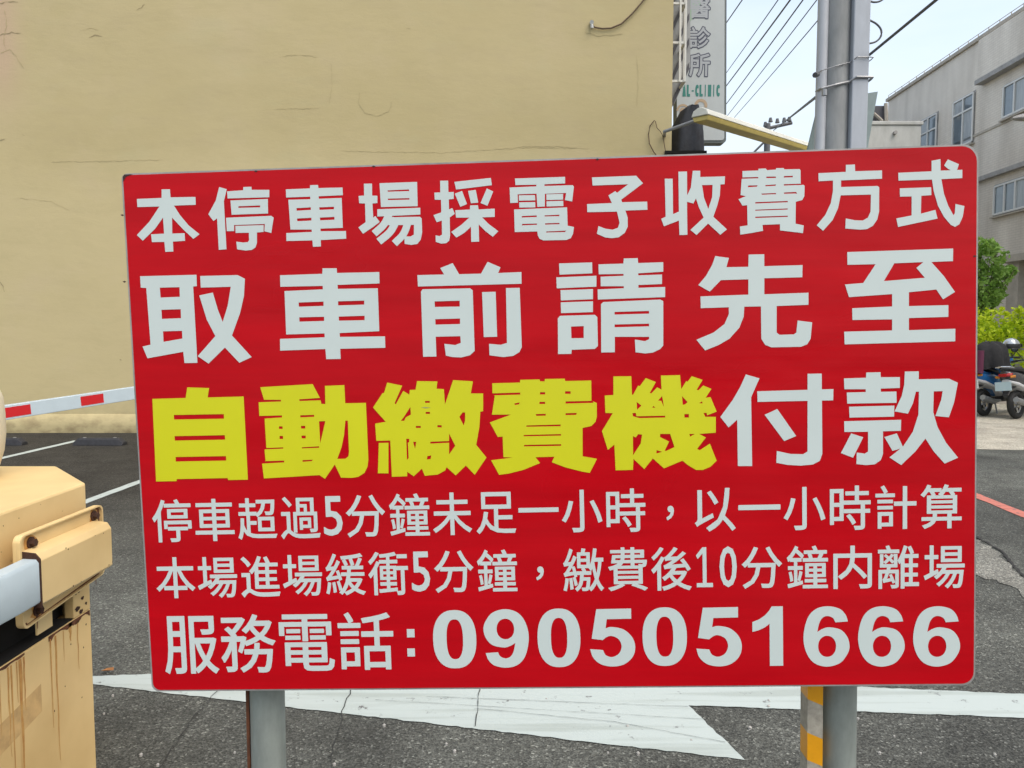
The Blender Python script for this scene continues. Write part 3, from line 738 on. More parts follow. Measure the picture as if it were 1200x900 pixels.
# ------------------------------------------------------------------ the big red sign
DATA = json.loads(r'''{"yellow":[[[[30.4,517,88.7,517.2,92.5,535.4,130.5,533.2,127.1,517.1,189.8,517.3,190.2,373.4,155.7,373.4,154.8,376.9,65.5,377,64.9,373.4,28.8,373.5]],[[66.6,488.4,153.9,487.8,153.8,479.9,66.4,480.5],[65.7,451.7,153.8,451.4,153.9,443.7,65.7,444],[65.5,415.5,153.9,415.1,154,407.4,65.4,407.6]]],[[[219.4,532.4,310.1,535.4,321.5,511.9,323.1,505.9,323.5,501.3,330.5,500.7,331.2,531.9,364.6,532.3,364.8,501.3,400.4,501.1,400.8,404.1,398.8,391.4,393.1,380.9,382.2,374.3,371.5,372.8,352.3,373.6,342.5,396.4,324.4,372.1,315.1,378.7,218.3,374.9,216.3,400,222.6,405.9,221.7,424.5,225.1,427.2,224.3,478.3,215.5,483.1,215.3,506.5,224.8,511.1]],[[219.4,511,254.2,509.8,254.1,507,212.8,506.5],[286.2,510,322.3,511.5,322.5,507.4,286.1,507.1],[213.8,483.2,254.9,483.1,254.7,479.7,224.3,478.3,213.6,479.6],[286.5,482.5,310.4,482.8,310.2,479.4,286.3,478.9],[248.7,464.3,254.9,464.2,254.7,459.9,248.5,460.1],[249,447.9,255,447.8,254.7,442.5,248.7,442.6],[287,464.5,294.2,464.3,294,459.6,286.8,459.8],[287.1,447.7,294.3,447.5,294.1,442.6,286.9,442.8],[221.9,427.5,254.5,428,254.4,425.9,219.6,425.2],[286.8,427.3,316.6,428.5,316.5,426,286.7,425.4],[219.7,404.9,255,405.2,254.8,402,214.1,400.7],[286.9,405.1,305.1,405.6,302.6,403.1,286.8,402.3],[318.4,471.4,329.3,471.5,318.9,433.6],[363.8,471.6,368,471.5,367.9,417.6,366.6,410.2,361.1,406.1,347.2,406.1,355.5,426.4,360.7,447.5]]],[[[438.1,534.8,463.6,528.9,449.5,499.2,451.5,497.4,465,519.8,475.3,513.3,476.2,521.2,486.1,521.4,489.2,536,523.8,534.5,521.9,522.2,534.5,521.2,535.3,495,550.7,536.1,584.1,533.1,579.9,512.7,600.8,512.2,599.9,481.9,595.1,481.3,592.8,455.8,586.4,424.9,603.2,402.8,582.3,373.6,567.7,389.8,549.6,373.3,534.7,387.8,532,382.1,519.1,375.4,496.8,373.7,492.3,386.1,477.7,373.3,466.7,381.4,466.5,373.5,440.1,373.2,439.7,435.6,415.7,435.6,414.8,465.2,433.1,467.9,412.2,492.7,429.4,516.9,432.2,517.5],[419.8,431.9,436.4,431.9,434.4,379.3,416.3,379.7]],[[476.2,492.2,476.6,479.1,467.6,474.5,464.8,468.9,459.3,469,465.5,476.7],[501.7,501.9,509.6,501.7,509.5,498.5,501.5,498.7],[502.1,483.2,509.4,483,509.3,479.6,501.9,479.8],[484.4,459.6,492.8,459.4,492.7,456,484.2,456.2],[521.3,460,528.6,459.8,528.5,456.2,521.2,456.4],[508.3,432,540.4,432.5,540.3,429.6,508.2,428.8],[540.8,445.4,550.6,424.1,539.6,409.5],[478.8,432.6,484.2,432.5,481.7,420.3],[467.3,438,472.2,437.9,472,432.2,469.8,431.2,470.1,404.7,467.1,401.5],[502.2,407.1,509.2,408.7,507.7,402.4,501.3,401.6],[565.1,481,569.3,480.5,568.8,466.8,566,458.5,559.2,473.4]]],[[[616.7,529,663.8,529,664.3,533.6,696.6,533.6,697.9,530.2,705.2,530,705.9,534,739.1,533.7,740,529.6,783.5,529.5,783.2,495.2,792,491.2,791.5,467.8,789.2,459.5,781.8,452.4,767.2,449.6,766.2,401.4,790.4,396.6,777.6,372.7,765.6,375.1,736.6,383.1,713.8,392.4,718.7,401.8,686.5,401.6,694,391.4,665.4,380.3,640.1,374.5,623.8,372.8,610.9,398,648.2,401.8,632.1,402.8,631.8,438,623.4,437.6,610.7,462.7,647.1,475.1,614.7,475.8,620.4,507.5,616.7,509.7]],[[612.6,511.9,663.7,512.1,663.6,508.6,612.5,508.4],[697,511.9,705.6,511.7,705.5,507.9,696.9,508.1],[739.2,512.3,748.5,512.1,748.4,507.9,739.1,508.1],[653.2,493.8,662.2,495.4,661.3,492.3,653.8,491.2],[695.6,495.6,705.1,495.4,705.1,491.7,695.5,491.9],[739.6,495.2,784.8,495.1,786.8,491.7,739.6,491.6],[688.8,474.9,705.9,475.1,705.4,472,689.8,471.9],[739.2,475.2,758.1,475.3,756.9,472,739.1,472],[672.7,456,730.4,456.3,730.3,453.4,672,453.9],[667.6,439.9,730.6,440,730.6,437.5,667.6,437.6],[667.6,422.9,730.4,422.8,730.4,420,667.5,420.4]]],[[[820.7,535.3,850.6,534.9,851.1,503.8,853.1,503.7,861.6,518.7,864.7,518,874.6,531.2,891.5,524.1,881,506.2,883.4,504.9,893.4,515.2,900.6,510.9,899.9,534.7,931.7,534.7,933.4,511.1,941.8,524.3,944.2,523.2,951.1,532.3,969,525.7,959,509.4,962,508.3,969.9,516.3,983.5,510.2,973.7,495.6,981.9,496.4,991.7,471.9,976.9,466.4,975.8,464,990.1,463,989.8,436.4,962.1,435,973.3,428.7,958.3,409.6,962.8,407.4,979.8,418.1,990.7,389,979.9,378.8,967.5,373.8,956.2,374.1,943.9,381.7,933.7,390.3,902.6,377.9,884.2,395.1,869.5,377.4,851.8,395.2,850.4,376.3,821.3,376.3,820.1,420,808.9,411.4,799.6,443.5,818.5,473.4,806.1,474.1,805.6,503.5,820.1,503.9]],[[858.7,491.5,866.6,485.1,859.2,478],[851.1,472.6,857.1,473.1,857.8,467.2,906,467.1,906,464,862.7,464,852.4,467.3],[886.8,484,889.8,481,884.6,481.1],[901.4,500.3,904.2,481.7,899.8,492.2,894.5,492.9],[934.5,499.4,943.7,489,939.6,485.4,935.5,484.5],[938.1,469,945.5,468.9,945.4,463,938,463.2],[969.7,470.3,974.9,470.2,975.8,466,992.2,467.7,992.2,463.2,972.7,463.6],[967.9,489.9,968.3,486.2,962.8,486.7],[851.4,433.9,856.3,431.3,860.2,436.9,866.8,436.1,864.4,421.1,851.2,401.5],[896.9,436.5,913.8,436.1,920.7,413.6,907.2,407.6,904.1,407.7,911.9,423.2,896.8,431.2],[890.7,409,899.9,406.1,890.2,403.4],[945.7,435.3,954.9,435.1,947,430.7]]]],"white3":[[[[1040.6,533,1063,525.9,1049,494.6,1049.6,378.7,1025.9,379.2,1025.6,457.5,1011.2,444.8,997.7,462.7,1018.8,491.2,1031.3,512.6],[1059.1,504.3,1184.4,504.9,1183.9,486.1,1059.6,486.5],[1142.1,531.4,1165.3,531.2,1165.8,396.6,1161.7,385.2,1150.5,379.2,1130.1,377.6,1107.7,379.5,1089.8,383.3,1090.7,403.2,1113.9,397.7,1134.3,396.9,1141.4,401.3],[1071,464.7,1092,473.9,1122.9,427.7,1102.9,419.8]],[]],[[[1201.7,522.1,1237.6,522.4,1238,531,1261.3,531,1261.7,522.6,1292.8,522,1292.8,504,1261.7,503.7,1261.7,498.4,1287.2,498.2,1287.5,479.5,1206.9,480,1206.3,498.5,1237.2,498.6,1237.2,503.3,1202.3,504.2],[1209.9,474.8,1283.9,474.8,1283.5,456.5,1210.7,456.6],[1201.8,450.7,1295,450.9,1294.6,432.6,1265.4,432.4,1265.4,394.4,1261.8,384.1,1251.7,377.1,1237.5,376.3,1221.9,378.3,1222.4,397.8,1235.5,395.5,1241,399.1,1241,432.2,1202.2,432.7],[1213.3,430.1,1233.1,423.1,1216.3,389.2,1196.4,397.4],[1267.8,422.7,1288,428.4,1298.7,404,1281,399.2],[1300.8,531,1323.4,530.8,1323.4,517.5,1372.8,517.3,1386.8,510.2,1381,478.2,1372.6,453.2,1350.7,456,1360,482.8,1362.3,497.1,1347.9,497,1347.1,462.6,1354.2,437.8,1368.4,410.7,1388,385.5,1366.2,376.1,1348.4,396.7,1334.7,418.7,1318.3,397.4,1295.2,375.1,1276,388.4,1298.1,406.1,1314.1,430.5,1323.1,459.1,1323.9,497,1318.9,497.2,1314,477.8,1306,460.9,1284.3,465.2,1295.9,490.6,1299.8,508.9]],[]]],"white2":[[[[21,727,118.8,726.5,118.4,707.3,112,706.9,112.5,576.9,90,577.1,88.9,596.5,25.9,587,18.4,607.3,32.6,610.1,30.6,706.8,21,707.7],[125.1,724.2,189.5,723.9,201.9,717.2,198.8,688.2,190.6,659.2,174.8,621.9,207.1,584.3,185.3,575,161.6,601.7,131.8,575.1,113.6,588.3,146,621.7,132.5,650.4,121.8,691.5,145.5,695.6,152.6,666.6,160,645.4,169.9,672.3,176.9,704.5,125.1,704.6]],[[54.2,706.7,88.4,706.5,88,690.2,54.5,689.8],[54.9,669,88.5,669.1,88.1,653.8,54.9,653.5],[55.6,632.4,88.7,632.3,88.6,619.1,55.5,614.3]]],[[[262.4,721.2,334.8,721.5,335.6,730.7,359.8,730,359.9,722.1,431.8,721.4,431.5,702.4,359.9,702.1,360.2,695.4,428.2,694.4,428,622.2,360.1,620.9,360.4,614.3,437.3,613.2,437.2,593.8,360,594.2,360.2,577,335.4,577.3,334.6,594.5,256.7,593.9,257.4,613.8,334.4,614.4,334.3,621,268.4,621,268.8,694.4,334.7,695.4,334.6,701.2,262.1,701.9]],[[292.2,674.4,334.9,674.8,334.6,667.5,292.3,667.3],[359.8,674.5,404.4,674.4,404.1,667.6,359.5,667.6],[292.1,649.4,334.9,649.2,334.6,642.1,292.2,642.1],[359.8,648.7,404,648.9,403.7,641.4,359.9,641.8]]],[[[496,714.3,541.2,714,534.9,724.9,556.3,732.4,566.5,713.6,603.4,713.5,614.8,732.8,636.4,722.9,632,713.6,671.1,714.1,670.8,694.6,496.4,695.2],[501.1,686.3,503.9,690.4,584,689.6,588.5,686.2,588.7,584.4,580.5,577.3,565.8,574,551.2,575,539.8,577.8,537.7,597.8,556.1,595.2,565.6,598.5,565.3,609.9,523.5,610.1,523.6,576.7,501,576.9],[604.2,682.6,627,682.6,627.3,607.2,604.8,607.2],[644.5,688.2,667.5,687.9,668.3,588.4,663.9,580.2,653.4,574.3,636.7,572.7,613.5,576.4,613.4,595.7,633.1,593.5,643.6,596.4]],[[523.6,669.5,566.2,669.5,565.8,659.6,523.7,660.2],[523.7,639.7,565.8,639.6,565.5,630.3,523.8,630.4]]],[[[734.2,726.3,789.2,726.3,789.2,708.3,734.6,707.7],[729.1,703.4,795.9,704,795.5,686,729.5,685.1],[735.6,681.9,789.7,682.1,789.3,665.3,735.8,664.8],[735.5,661.6,789.2,661.8,788.8,643.8,735.7,643.7],[730,635.2,733.8,639.2,791.8,639.2,795.9,635.4,795.9,586.9,790.6,582.3,751.8,581.9,751.3,575.1,728.9,575.3],[799.7,722.7,841,722.8,841.8,731.1,864.9,731,865.5,722.8,906.8,723,906.6,707.3,865.2,705.9,865.2,702.5,904.5,702.7,904.2,687,865.3,686.6,865.2,681.9,909.3,682,909,665.2,797.5,664.5,797.4,681.3,840.9,682,840.9,685.3,802.7,686.4,802.8,702.2,840.9,702.6,840.9,705.7,799.8,706.3],[802.5,656.7,806.6,660.1,900.8,661.4,905.8,658.8,904.7,585,899.4,579,887.1,573.5,874.7,572.4,858.4,574.9,857.7,596.2,874.1,593,881.3,595.9,881.4,600,824.4,601.6,823.9,575.8,801.2,576]],[[751.7,620.8,772.9,621,772.5,601,751.9,601.2],[824.8,643.1,882.1,643.1,882,638.6,824.7,638.6],[824.4,622.2,881.7,622,881.7,617.5,824.3,617.5]]],[[[992.5,730.3,1014.7,726.6,1010.5,711.5,1046.4,711,1047,731,1072.6,730.8,1072.4,711.2,1134.8,711.1,1134.3,691.1,1072.3,691.4,1072.1,665,1144.2,665.5,1144.1,645.6,1092.1,645.1,1091.8,601.2,1096.4,597.4,1119.7,597.4,1124.1,600.3,1126.2,620.2,1150,616.5,1147.4,589.5,1141.8,580.4,1131.7,576.6,1083.1,576.9,1073,581.3,1066.6,591.7,1066.5,645.2,1039.2,645.6,1038,629.3,1030.7,611.1,1014.3,593.2,995.9,583,973.8,574.8,959.7,593,988,604.1,1006.4,617.9,1013.7,634.1,1013.8,645.3,967.5,645.2,967.4,664.6,1046,665.3,1046.3,690.5,1001.2,690.5,982.7,672.1,964,683.5,976.9,698.3,987.3,716.3]],[]],[[[1207.3,730,1377.8,730.3,1377.6,709.9,1342.9,709.6,1362.9,686.3,1381.2,659.6,1362.1,648.1,1351.1,664.5,1307,661.4,1307.1,638.6,1370.7,638.4,1370.8,619.2,1307.1,619,1307.2,599.1,1382.2,599.4,1382,578.7,1202.9,578.6,1202.1,599.6,1280,599.4,1280,617.7,1215.6,618.5,1215.2,637.8,1280,638.8,1279.9,659.2,1210,656.2,1203.6,677.1,1233.2,678.8,1253.2,708.8,1207.7,709.2]],[[1283.4,709.3,1330.1,709.8,1318.8,700.7,1332.7,684.2,1266.5,680.8]]]],"white1":[[[[66.5,871.6,80.9,871.4,81.2,857.8,124,857.1,123.8,843.9,86.3,843.8,95.7,827.8,109.5,810.1,127.7,794.5,116.7,787,100.2,803.3,81.9,823.9,80.7,797.1,102.1,797.1,102.2,784.3,81.2,783.5,81,766.9,67,766.8,66.4,783.6,44.8,783.9,44.1,797,66.7,797.5,66.3,824.5,51.7,806.3,29.2,786.7,19.4,796.6,42.1,818.1,61.2,843.2,23.1,843.5,22.9,857.1,65.7,857.4]],[]],[[[165.5,872.1,178.2,868,172.3,848,172.7,767.7,159.4,767.2,159.2,819.9,152.7,815.9,144.5,827.3,158.5,849.9],[178.6,864.4,206.1,865.3,206.7,870.7,220.6,870.5,220.7,865.5,250.8,864.4,250.2,852.1,178.9,852.6],[183.7,849,247.6,849.4,246.8,825.2,184.4,825.2],[174.6,820.5,252.1,821.1,256.1,818.1,250.8,792.6,239.2,795.8,240.5,807.9,187.9,807.8,187.4,797.8,174.9,798],[190,806.3,238.3,806.1,237.7,794.8,226.3,794.1,225.4,776.3,222.6,769.2,215.8,765.2,205.5,764.6,191,767.1,190.2,780,201.8,778.2,209.9,778.5,212.2,781.7,212.5,794.2,189.7,794.6]],[[196.8,838.9,234,839,233.9,835.9,196.6,836.3]]],[[[278.9,864.2,319.8,864.4,320.5,869.8,333.9,869.6,334.3,864.4,375.2,864,375.1,851.2,334.1,850.9,334.4,846.7,373,846.7,372.9,797.1,335,797,334.8,792.7,378,791.6,377.9,778.8,334.6,778,334.5,767.3,320.8,767.2,320.4,777.9,276.1,778.2,276.3,791.5,320,792,319.8,796,283.8,797.2,282.4,846.8,319.9,846.5,319.6,850.7,278.8,850.7]],[[295.6,832.4,320.3,833,320.1,828.7,295.8,828.1],[334.4,832.5,359.4,832.6,359.3,828.4,334.6,828.2],[295.8,815.1,320.3,815.7,320.1,811,296.1,810.6],[334.8,815.4,359.4,815.8,359.3,811.1,334.9,810.8]]],[[[411.5,869,425.1,868.6,424.7,848.9,433.4,848.2,433,836.2,424.6,835.8,425.1,812.4,428.8,814.8,435.7,804.7,422.3,795.5,406.7,786.1,399.2,797,411.8,805.1,412.1,836.2,402.3,837,401.7,849,411.1,849.4],[437.8,868.8,501,868.8,500.6,828.7,438.8,829.4],[432.4,826,504.8,826,504.7,814.7,456.2,814.2,432,813.9],[447.3,821.3,445.4,817.5,443.6,813.8,441.8,810.3,440,807.1,437.9,804.3,435.4,801.5,432.3,798.8,428.9,796,425.2,793.1,421.6,790,429.5,780.9,433,783.8,436.6,786.7,440.4,789.7,444.1,793,447.5,796.7,450.3,800.7,452.7,804.7,454.6,808.6,456.4,812.3,458.2,815.8],[450.4,812.3,503.6,811.2,506.6,808.3,506.7,785.6,503.7,773,497.7,766.1,487.5,765,476.4,767,476.5,779.5,486.6,778.9,492.5,781.8,493.3,798.1,449.9,798.8],[459.1,810,456.7,805.9,454.5,801.9,452.3,798.1,450.1,794.6,447.6,791.6,444.7,788.7,441.2,785.9,437.3,783.1,433.2,780.1,429.1,777.1,436.8,767.2,440.7,770.1,444.8,773,449,776.1,453.1,779.5,457,783.3,460.4,787.4,463.2,791.7,465.6,795.9,467.8,799.9,470,803.7],[479,808.3,477.2,803.7,475.5,798.9,473.8,794.5,472.1,790.5,470.1,787.1,467.8,784.2,465,781.4,461.8,778.5,458.3,775.6,454.9,772.4,463.3,763.6,466.5,766.6,469.9,769.5,473.5,772.7,477.1,776.3,480.4,780.5,483.1,785.2,485.2,790.1,487,794.9,488.7,799.5,490.4,804]],[[450.9,856.5,487.2,856.9,487.1,854.1,451.2,854.3],[450.8,842.9,487.2,842.5,487.1,840,451.1,840.5],[460.5,814.2,508,813.9,507.9,811.5,460.4,811.7]]],[[[539.7,869.4,553.1,868.9,552.9,850.1,561.9,850.1,561.5,838.8,553.2,838,553,821.5,558.5,823.7,562.5,814.1,553.7,808.1,553.4,778.4,551.7,770,546.6,765.9,537.9,765.5,529,768.6,529.1,779.5,535.5,777.9,539.9,780.3,540.3,803.6,531.6,801.1,526.6,813.2,539.9,817,540.1,837.9,529.6,838.5,529.3,850.1,539.3,850.1],[563.4,866.6,624.4,871,625.9,859,565.9,853.9],[563.5,847.2,575.8,851.3,583.4,829.4,572.1,825.1],[585.8,850.9,598.7,852.3,602.3,831.1,590.1,830.5],[617.2,854,627.8,848.5,617.4,825.4,606.1,830.3],[588.3,826.9,601.7,826.9,602.4,819.8,629.4,820.3,629,806.7,608,806.6,617.7,796.1,634.4,782.8,624.9,774,613,783.5,601.9,795.2,601.8,766.7,588.5,766.7,588.9,791.7,577.2,781.9,563.8,774.6,555.5,784.3,571.9,794.8,586.6,807,564.4,807.5,563.4,819.8,588.1,820.3]],[]],[[[664.6,868.5,747.6,868.4,747.4,857.6,713.2,857.4,713.1,854.6,759.7,854.3,761.8,851.5,758.4,827.6,746.5,830.4,748.8,841.9,713.5,841.7,713,821,700.5,820.7,699.7,842.5,668.1,842.4,668.4,828.8,655.6,828.6,655.2,854.1,699.6,854.4,699.7,857.2,665,857.7],[670.2,840.7,697.1,840.2,697.2,831.6,670.2,832],[670.4,829.2,697.1,828.8,697.2,820.1,670.5,820.6],[715.9,840.8,743.6,840.7,743.4,831.2,715.9,831.4],[715.9,829.3,743.6,829.3,743.7,820.6,715.9,820.9],[661.7,817.8,749.7,818.3,750,788.2,760.3,785.7,758.6,774.5,754.9,767.6,747.7,764.7,709.4,765.2,703.1,767.9,700,773.6,699.4,780.4,661.7,780.5]],[[674.2,806.6,699.1,806.7,699,804.2,674.2,804],[712.2,806.3,736.7,806.7,736.6,804.3,712.1,804.5],[674.3,793.5,699.2,793.4,699.1,791.3,674.2,791.1],[712.7,793.2,736.5,793.2,736.5,791,712.6,791.1],[714.3,779.8,747.4,780.1,745.2,777.8,714.3,778]]],[[[792,865.8,864.8,866,875.7,853.3,839.5,827.8,840.8,823.6,882,823.2,882.3,809.9,845.9,809.7,849.5,798.2,849.2,782.8,844.1,773.1,834.1,766.4,822.8,765.1,811.5,766.9,798.2,773.2,800.9,785.8,813.2,780.9,824.4,779.1,833,781.9,835.9,790.2,832.1,808.5,783,809.2,783,822.5,823.9,822.8,818.5,835.5,829.9,842.1,832.7,839.2,851.2,852.5,792.8,852.5]],[]],[[[911.5,859.4,924.4,859,924.2,801.2,933.8,805.1,934,870.1,948,869.9,947.7,831.1,953.9,843.4,957.5,870.7,969.6,870.3,969.5,860.1,1009.8,859.8,1009,847,1002.3,846.9,1001.1,829.2,996.7,812.7,990,794.8,1012,773.5,1001.1,764.9,981.3,784,962.2,765.8,952.2,774.5,974.2,794,966.7,810.9,962,825.7,957.7,817.5,947.3,820.7,947.2,766.7,934.2,766.7,933.6,790.5,908.9,781.9,904.6,794.2,912,797.5]],[[972.3,846.9,989.5,846.7,988.5,826.9,982,807.6,975.3,825.9]]],[[[1038.3,867.4,1064,867.4,1064.4,870.2,1076,870.2,1078.5,867.3,1092.3,867.8,1093,870.2,1105.4,869.8,1106.1,867.7,1130.9,867.2,1132.3,865.4,1132.5,844,1138.8,840.3,1138.3,823.1,1134.8,817,1124.4,814.6,1123.8,779,1137.1,775.7,1135.7,763.3,1098.5,768.9,1098.6,779,1070.1,778.9,1071,769.2,1052.7,766.3,1033.8,764.1,1033.3,777.4,1045.8,778.8,1045.4,811.7,1037.8,811.3,1031.2,821.9,1043.5,826.4,1034.8,828.7,1036.8,853.6,1038.2,857.3]],[[1035.4,857.1,1063.9,856.8,1063.8,854.7,1035.4,854.9],[1077,857,1092.5,856.5,1092.5,854.3,1077,854.5],[1105.4,856.7,1119.9,856.9,1119.6,854.4,1105.3,854.4],[1047.1,843.6,1062.8,843.4,1061.6,841.2,1047.1,840.8],[1075.2,843.3,1092.4,843.8,1091.8,841.6,1075.5,841.3],[1105.3,843.6,1133.6,843.6,1139.1,842.1,1134.9,841.4,1105.3,841.5],[1068.2,829.7,1092.7,829.9,1092.3,828,1069.9,827.9],[1105.2,830.2,1125.2,830.5,1126.6,827.4,1123.1,828,1105.6,828.1],[1058.7,816.1,1111.3,816.4,1111.3,814.3,1058.6,813.9],[1058.6,803.9,1111.2,804.2,1111.2,802.4,1058.5,802.3],[1058.5,792.5,1111.2,792.4,1111.2,790.5,1058.4,790.4]]],[[[1161.2,859.5,1205.2,860,1205.5,871.4,1219.9,871.4,1220.3,860.6,1263.4,860.3,1263.4,847,1197.6,846.5,1197.6,835.9,1255.9,835.5,1258.9,833.4,1258.7,794.1,1255.9,781.7,1249.1,771.6,1239.5,766.4,1228.4,765.8,1204.3,768.5,1205.1,784.8,1220.2,781.3,1232.6,780.5,1240.8,785,1245,794.6,1245.6,822.1,1196.9,822.4,1192.7,801.9,1183.7,782.8,1168.4,765.9,1158.1,775.3,1172,791.5,1181,810.6,1184.5,829.8,1184.6,847,1161.4,846.4]],[]],[[[1342.5,872.9,1356.7,875.1,1357.1,856.6,1391.5,856.8,1391.6,843.4,1358.3,842.9,1362.5,819.4,1369.4,800,1377.7,784.3,1380.1,787.2,1381,802.3,1395.3,798.4,1392.7,781.3,1387.3,769.1,1380.5,765.4,1373.7,768.8,1362.7,782.3,1353,800.5,1346.1,824.1,1343.3,842.8,1289.8,842.9,1289.4,855.6,1342.6,856.1],[1362.5,864.7,1368.3,874.3,1386,865.9,1383.3,857.1,1377.2,854.6,1369,858.9],[1291.8,830.4,1342,830.5,1342.5,817.8,1326.4,817.3,1325.8,788.4,1349,793.8,1352.5,779.6,1289.2,768.2,1286.4,782.1,1311,786.1,1310.9,816.8,1292.2,817.1]],[]]],"f4":[["停",52.8,304.1,69.1,75.4],["車",128.1,304.2,68.8,74.1],["超",203.1,305,68.4,72.4],["過",278.3,305.2,69,73.7],["5",335.5,307.4,33.1,69.1],["分",392.1,306.1,67.7,73.5],["鐘",467.9,307.1,69.4,73.5],["未",541.5,307.1,67,73.8],["足",616.6,307.3,67.7,72.1],["一",689.2,311,68.4,7.9],["小",763.1,307.8,68.5,73],["時",837.3,307.5,66.1,74.6],["，",911.8,301.6,12.9,24.7],["以",987.2,305.6,68.2,74.2],["一",1061,308.4,70.2,8.8],["小",1135.9,304.9,69.2,73.3],["時",1211.6,304.5,67.3,75.3],["計",1286.7,304.2,67.5,74.3],["算",1360.9,303.9,67.3,74.7]],"f5":[["本",53.6,203.5,68.8,72.8],["場",127.9,203.1,70,72.4],["進",203.6,203.1,68.8,72.8],["場",277.5,204,69.1,72.7],["緩",352.9,204.8,69.1,73.4],["衝",427.5,205.1,69.2,76.2],["5",483.9,207.5,32,70.3],["分",541.2,206.5,67.4,73.6],["鐘",615.7,207.3,68.6,73],["，",689,201.2,13.4,24.1],["繳",763.1,206,69.1,74.6],["費",838.5,206.1,66.7,75.6],["後",912.2,205.5,67.8,75.2],["1",968,207.3,28.1,68.9],["0",1007.9,207.4,29.1,70.3],["分",1064.4,205,67.5,72],["鐘",1140.3,204.8,68.5,73.3],["内",1215.4,203.3,64,73.9],["離",1291.2,202.4,67.9,74.3],["場",1366.5,201.5,67.3,73.6]],"f6":[["服",74.9,83.5,96.4,103.7],["務",176.6,84.7,97.2,104.3],["電",280.1,85,96.4,101],["話",383.9,86.5,96.9,102.6]],"dg":[["0",538.8,87.7,74.9,103],["9",628,88,77.8,103.1],["0",718.7,87.9,73.6,103],["5",810.3,87.1,77,101.2],["0",899.2,87.7,75.3,102.5],["5",991.1,86.2,76.8,103],["1",1073.2,86.3,51.3,103.3],["6",1171.6,84.5,77,104.6],["6",1263.1,83.4,77.6,104.4],["6",1354.6,82.2,77.7,104.1]],"colon":[[462.8,99.4,13.3,14.7],[462.3,65.3,13.2,14.3]],"corners":[[-1.9,900.4],[1417.6,897.4],[1419.4,-2.9],[-0,-0]]}''')
SO = Vector((-0.63477732, 1.31377295, 0.86690899))
AX = Vector((0.99890118, -0.03755579, 0.02803564)).normalized()
NRM0 = Vector((-0.03777344, -0.99925985, 0.00727433))
BX = Vector((-0.02774169, 0.00832534, 0.99958046)); BX = (BX - AX * BX.dot(AX)).normalized()
NR = AX.cross(BX)           # towards the camera
if NR.y > 0: NR = -NR
def sg(u, v, d=0.0):
    return SO + AX * (u / 1000) + BX * (v / 1000) + NR * (d / 1000)

def round_poly(c, r, n=6):
    out = []
    m_ = len(c)
    rs_ = r if isinstance(r, (list, tuple)) else [r] * m_
    for i in range(m_):
        r = rs_[i]
        p_, q, s_ = Vector(c[i - 1]), Vector(c[i]), Vector(c[(i + 1) % m_])
        a, e = (p_ - q).normalized(), (s_ - q).normalized()
        ctr = q + (a + e) * r
        for k in range(n + 1):
            t_ = k / n * PI / 2
            out.append(ctr - e * r * math.cos(t_) - a * r * math.sin(t_) if True else q)
    return out

TL, TR, BR, BL = [Vector(c) for c in DATA['corners']]
c0 = [BL, BR, TR, TL]
sign = thing('parking_sign', 'big red parking payment sign with white and yellow Chinese lettering on two pipes', 'sign', (SO.x + 0.7, SO.y + 0.04, 0))
outer = round_poly([Vector((BL.x, BL.y)), Vector((BR.x, BR.y)), Vector((TR.x, TR.y)), Vector((TL.x, TL.y))], [13, 20, 25, 10])
def inset(pts, k):
    c = Vector((710, 450))
    return [Vector((p_.x + (c.x - p_.x) / 710 * k, p_.y + (c.y - p_.y) / 450 * k)) for p_ in pts]
b = MB(); b.prism([sg(p_.x, p_.y, -3.2) for p_ in outer], NR * 0.0026); b.build('backing_sheet', M['sign_edge'], sign)
b = MB(); b.prism([sg(p_.x, p_.y, -0.5) for p_ in inset(outer, 2.8)], NR * 0.0005); b.build('red_face', M['red'], sign)
def scuff(uvs, m, nm):
    b = MB(); b.add([sg(u, v, 0.62) for u, v in uvs], [tuple(range(len(uvs)))]); return b.build(nm, m, sign)
def s_uv(x, y):
    r_ = ray(x, y); C0 = Vector((0, 0, CZ)); t_ = (SO - C0).dot(NR) / r_.dot(NR); p_ = C0 + r_ * t_ - SO
    return p_.dot(AX) * 1000, p_.dot(BX) * 1000
sm = mat('scuff_grey', (0.30, 0.30, 0.10), 0.6); gm = mat('edge_grime', (0.035, 0.012, 0.012), 0.8)
scuff([s_uv(493, 477.3), s_uv(499, 476.8), s_uv(505, 477.6), s_uv(499, 478.6)], sm, 'scratch')
scuff([s_uv(146, 204.5), s_uv(156, 204.2), s_uv(148, 207), s_uv(144.5, 213), s_uv(144, 207)], gm, 'grime_spot')
for x_, y_ in ((300, 200.5), (438, 195), (700, 186.5), (143.5, 252), (146, 330), (1142, 300)):
    scuff([s_uv(x_ - 2.2, y_), s_uv(x_, y_ - 0.9), s_uv(x_ + 2.4, y_ + 0.2), s_uv(x_, y_ + 1.4)], gm, 'grime_spot')
# stiffening frame behind
b = MB()
for (u0, v0, u1, v1) in ((12, 12, 1405, 42), (12, 855, 1405, 885), (12, 44, 42, 853), (1375, 44, 1405, 853), (44, 440, 1373, 468)):
    b.prism([sg(u0, v0, -3.4), sg(u1, v0, -3.4), sg(u1, v1, -3.4), sg(u0, v1, -3.4)], -NR * 0.025)
b.build('back_frame', M['galv'], sign)

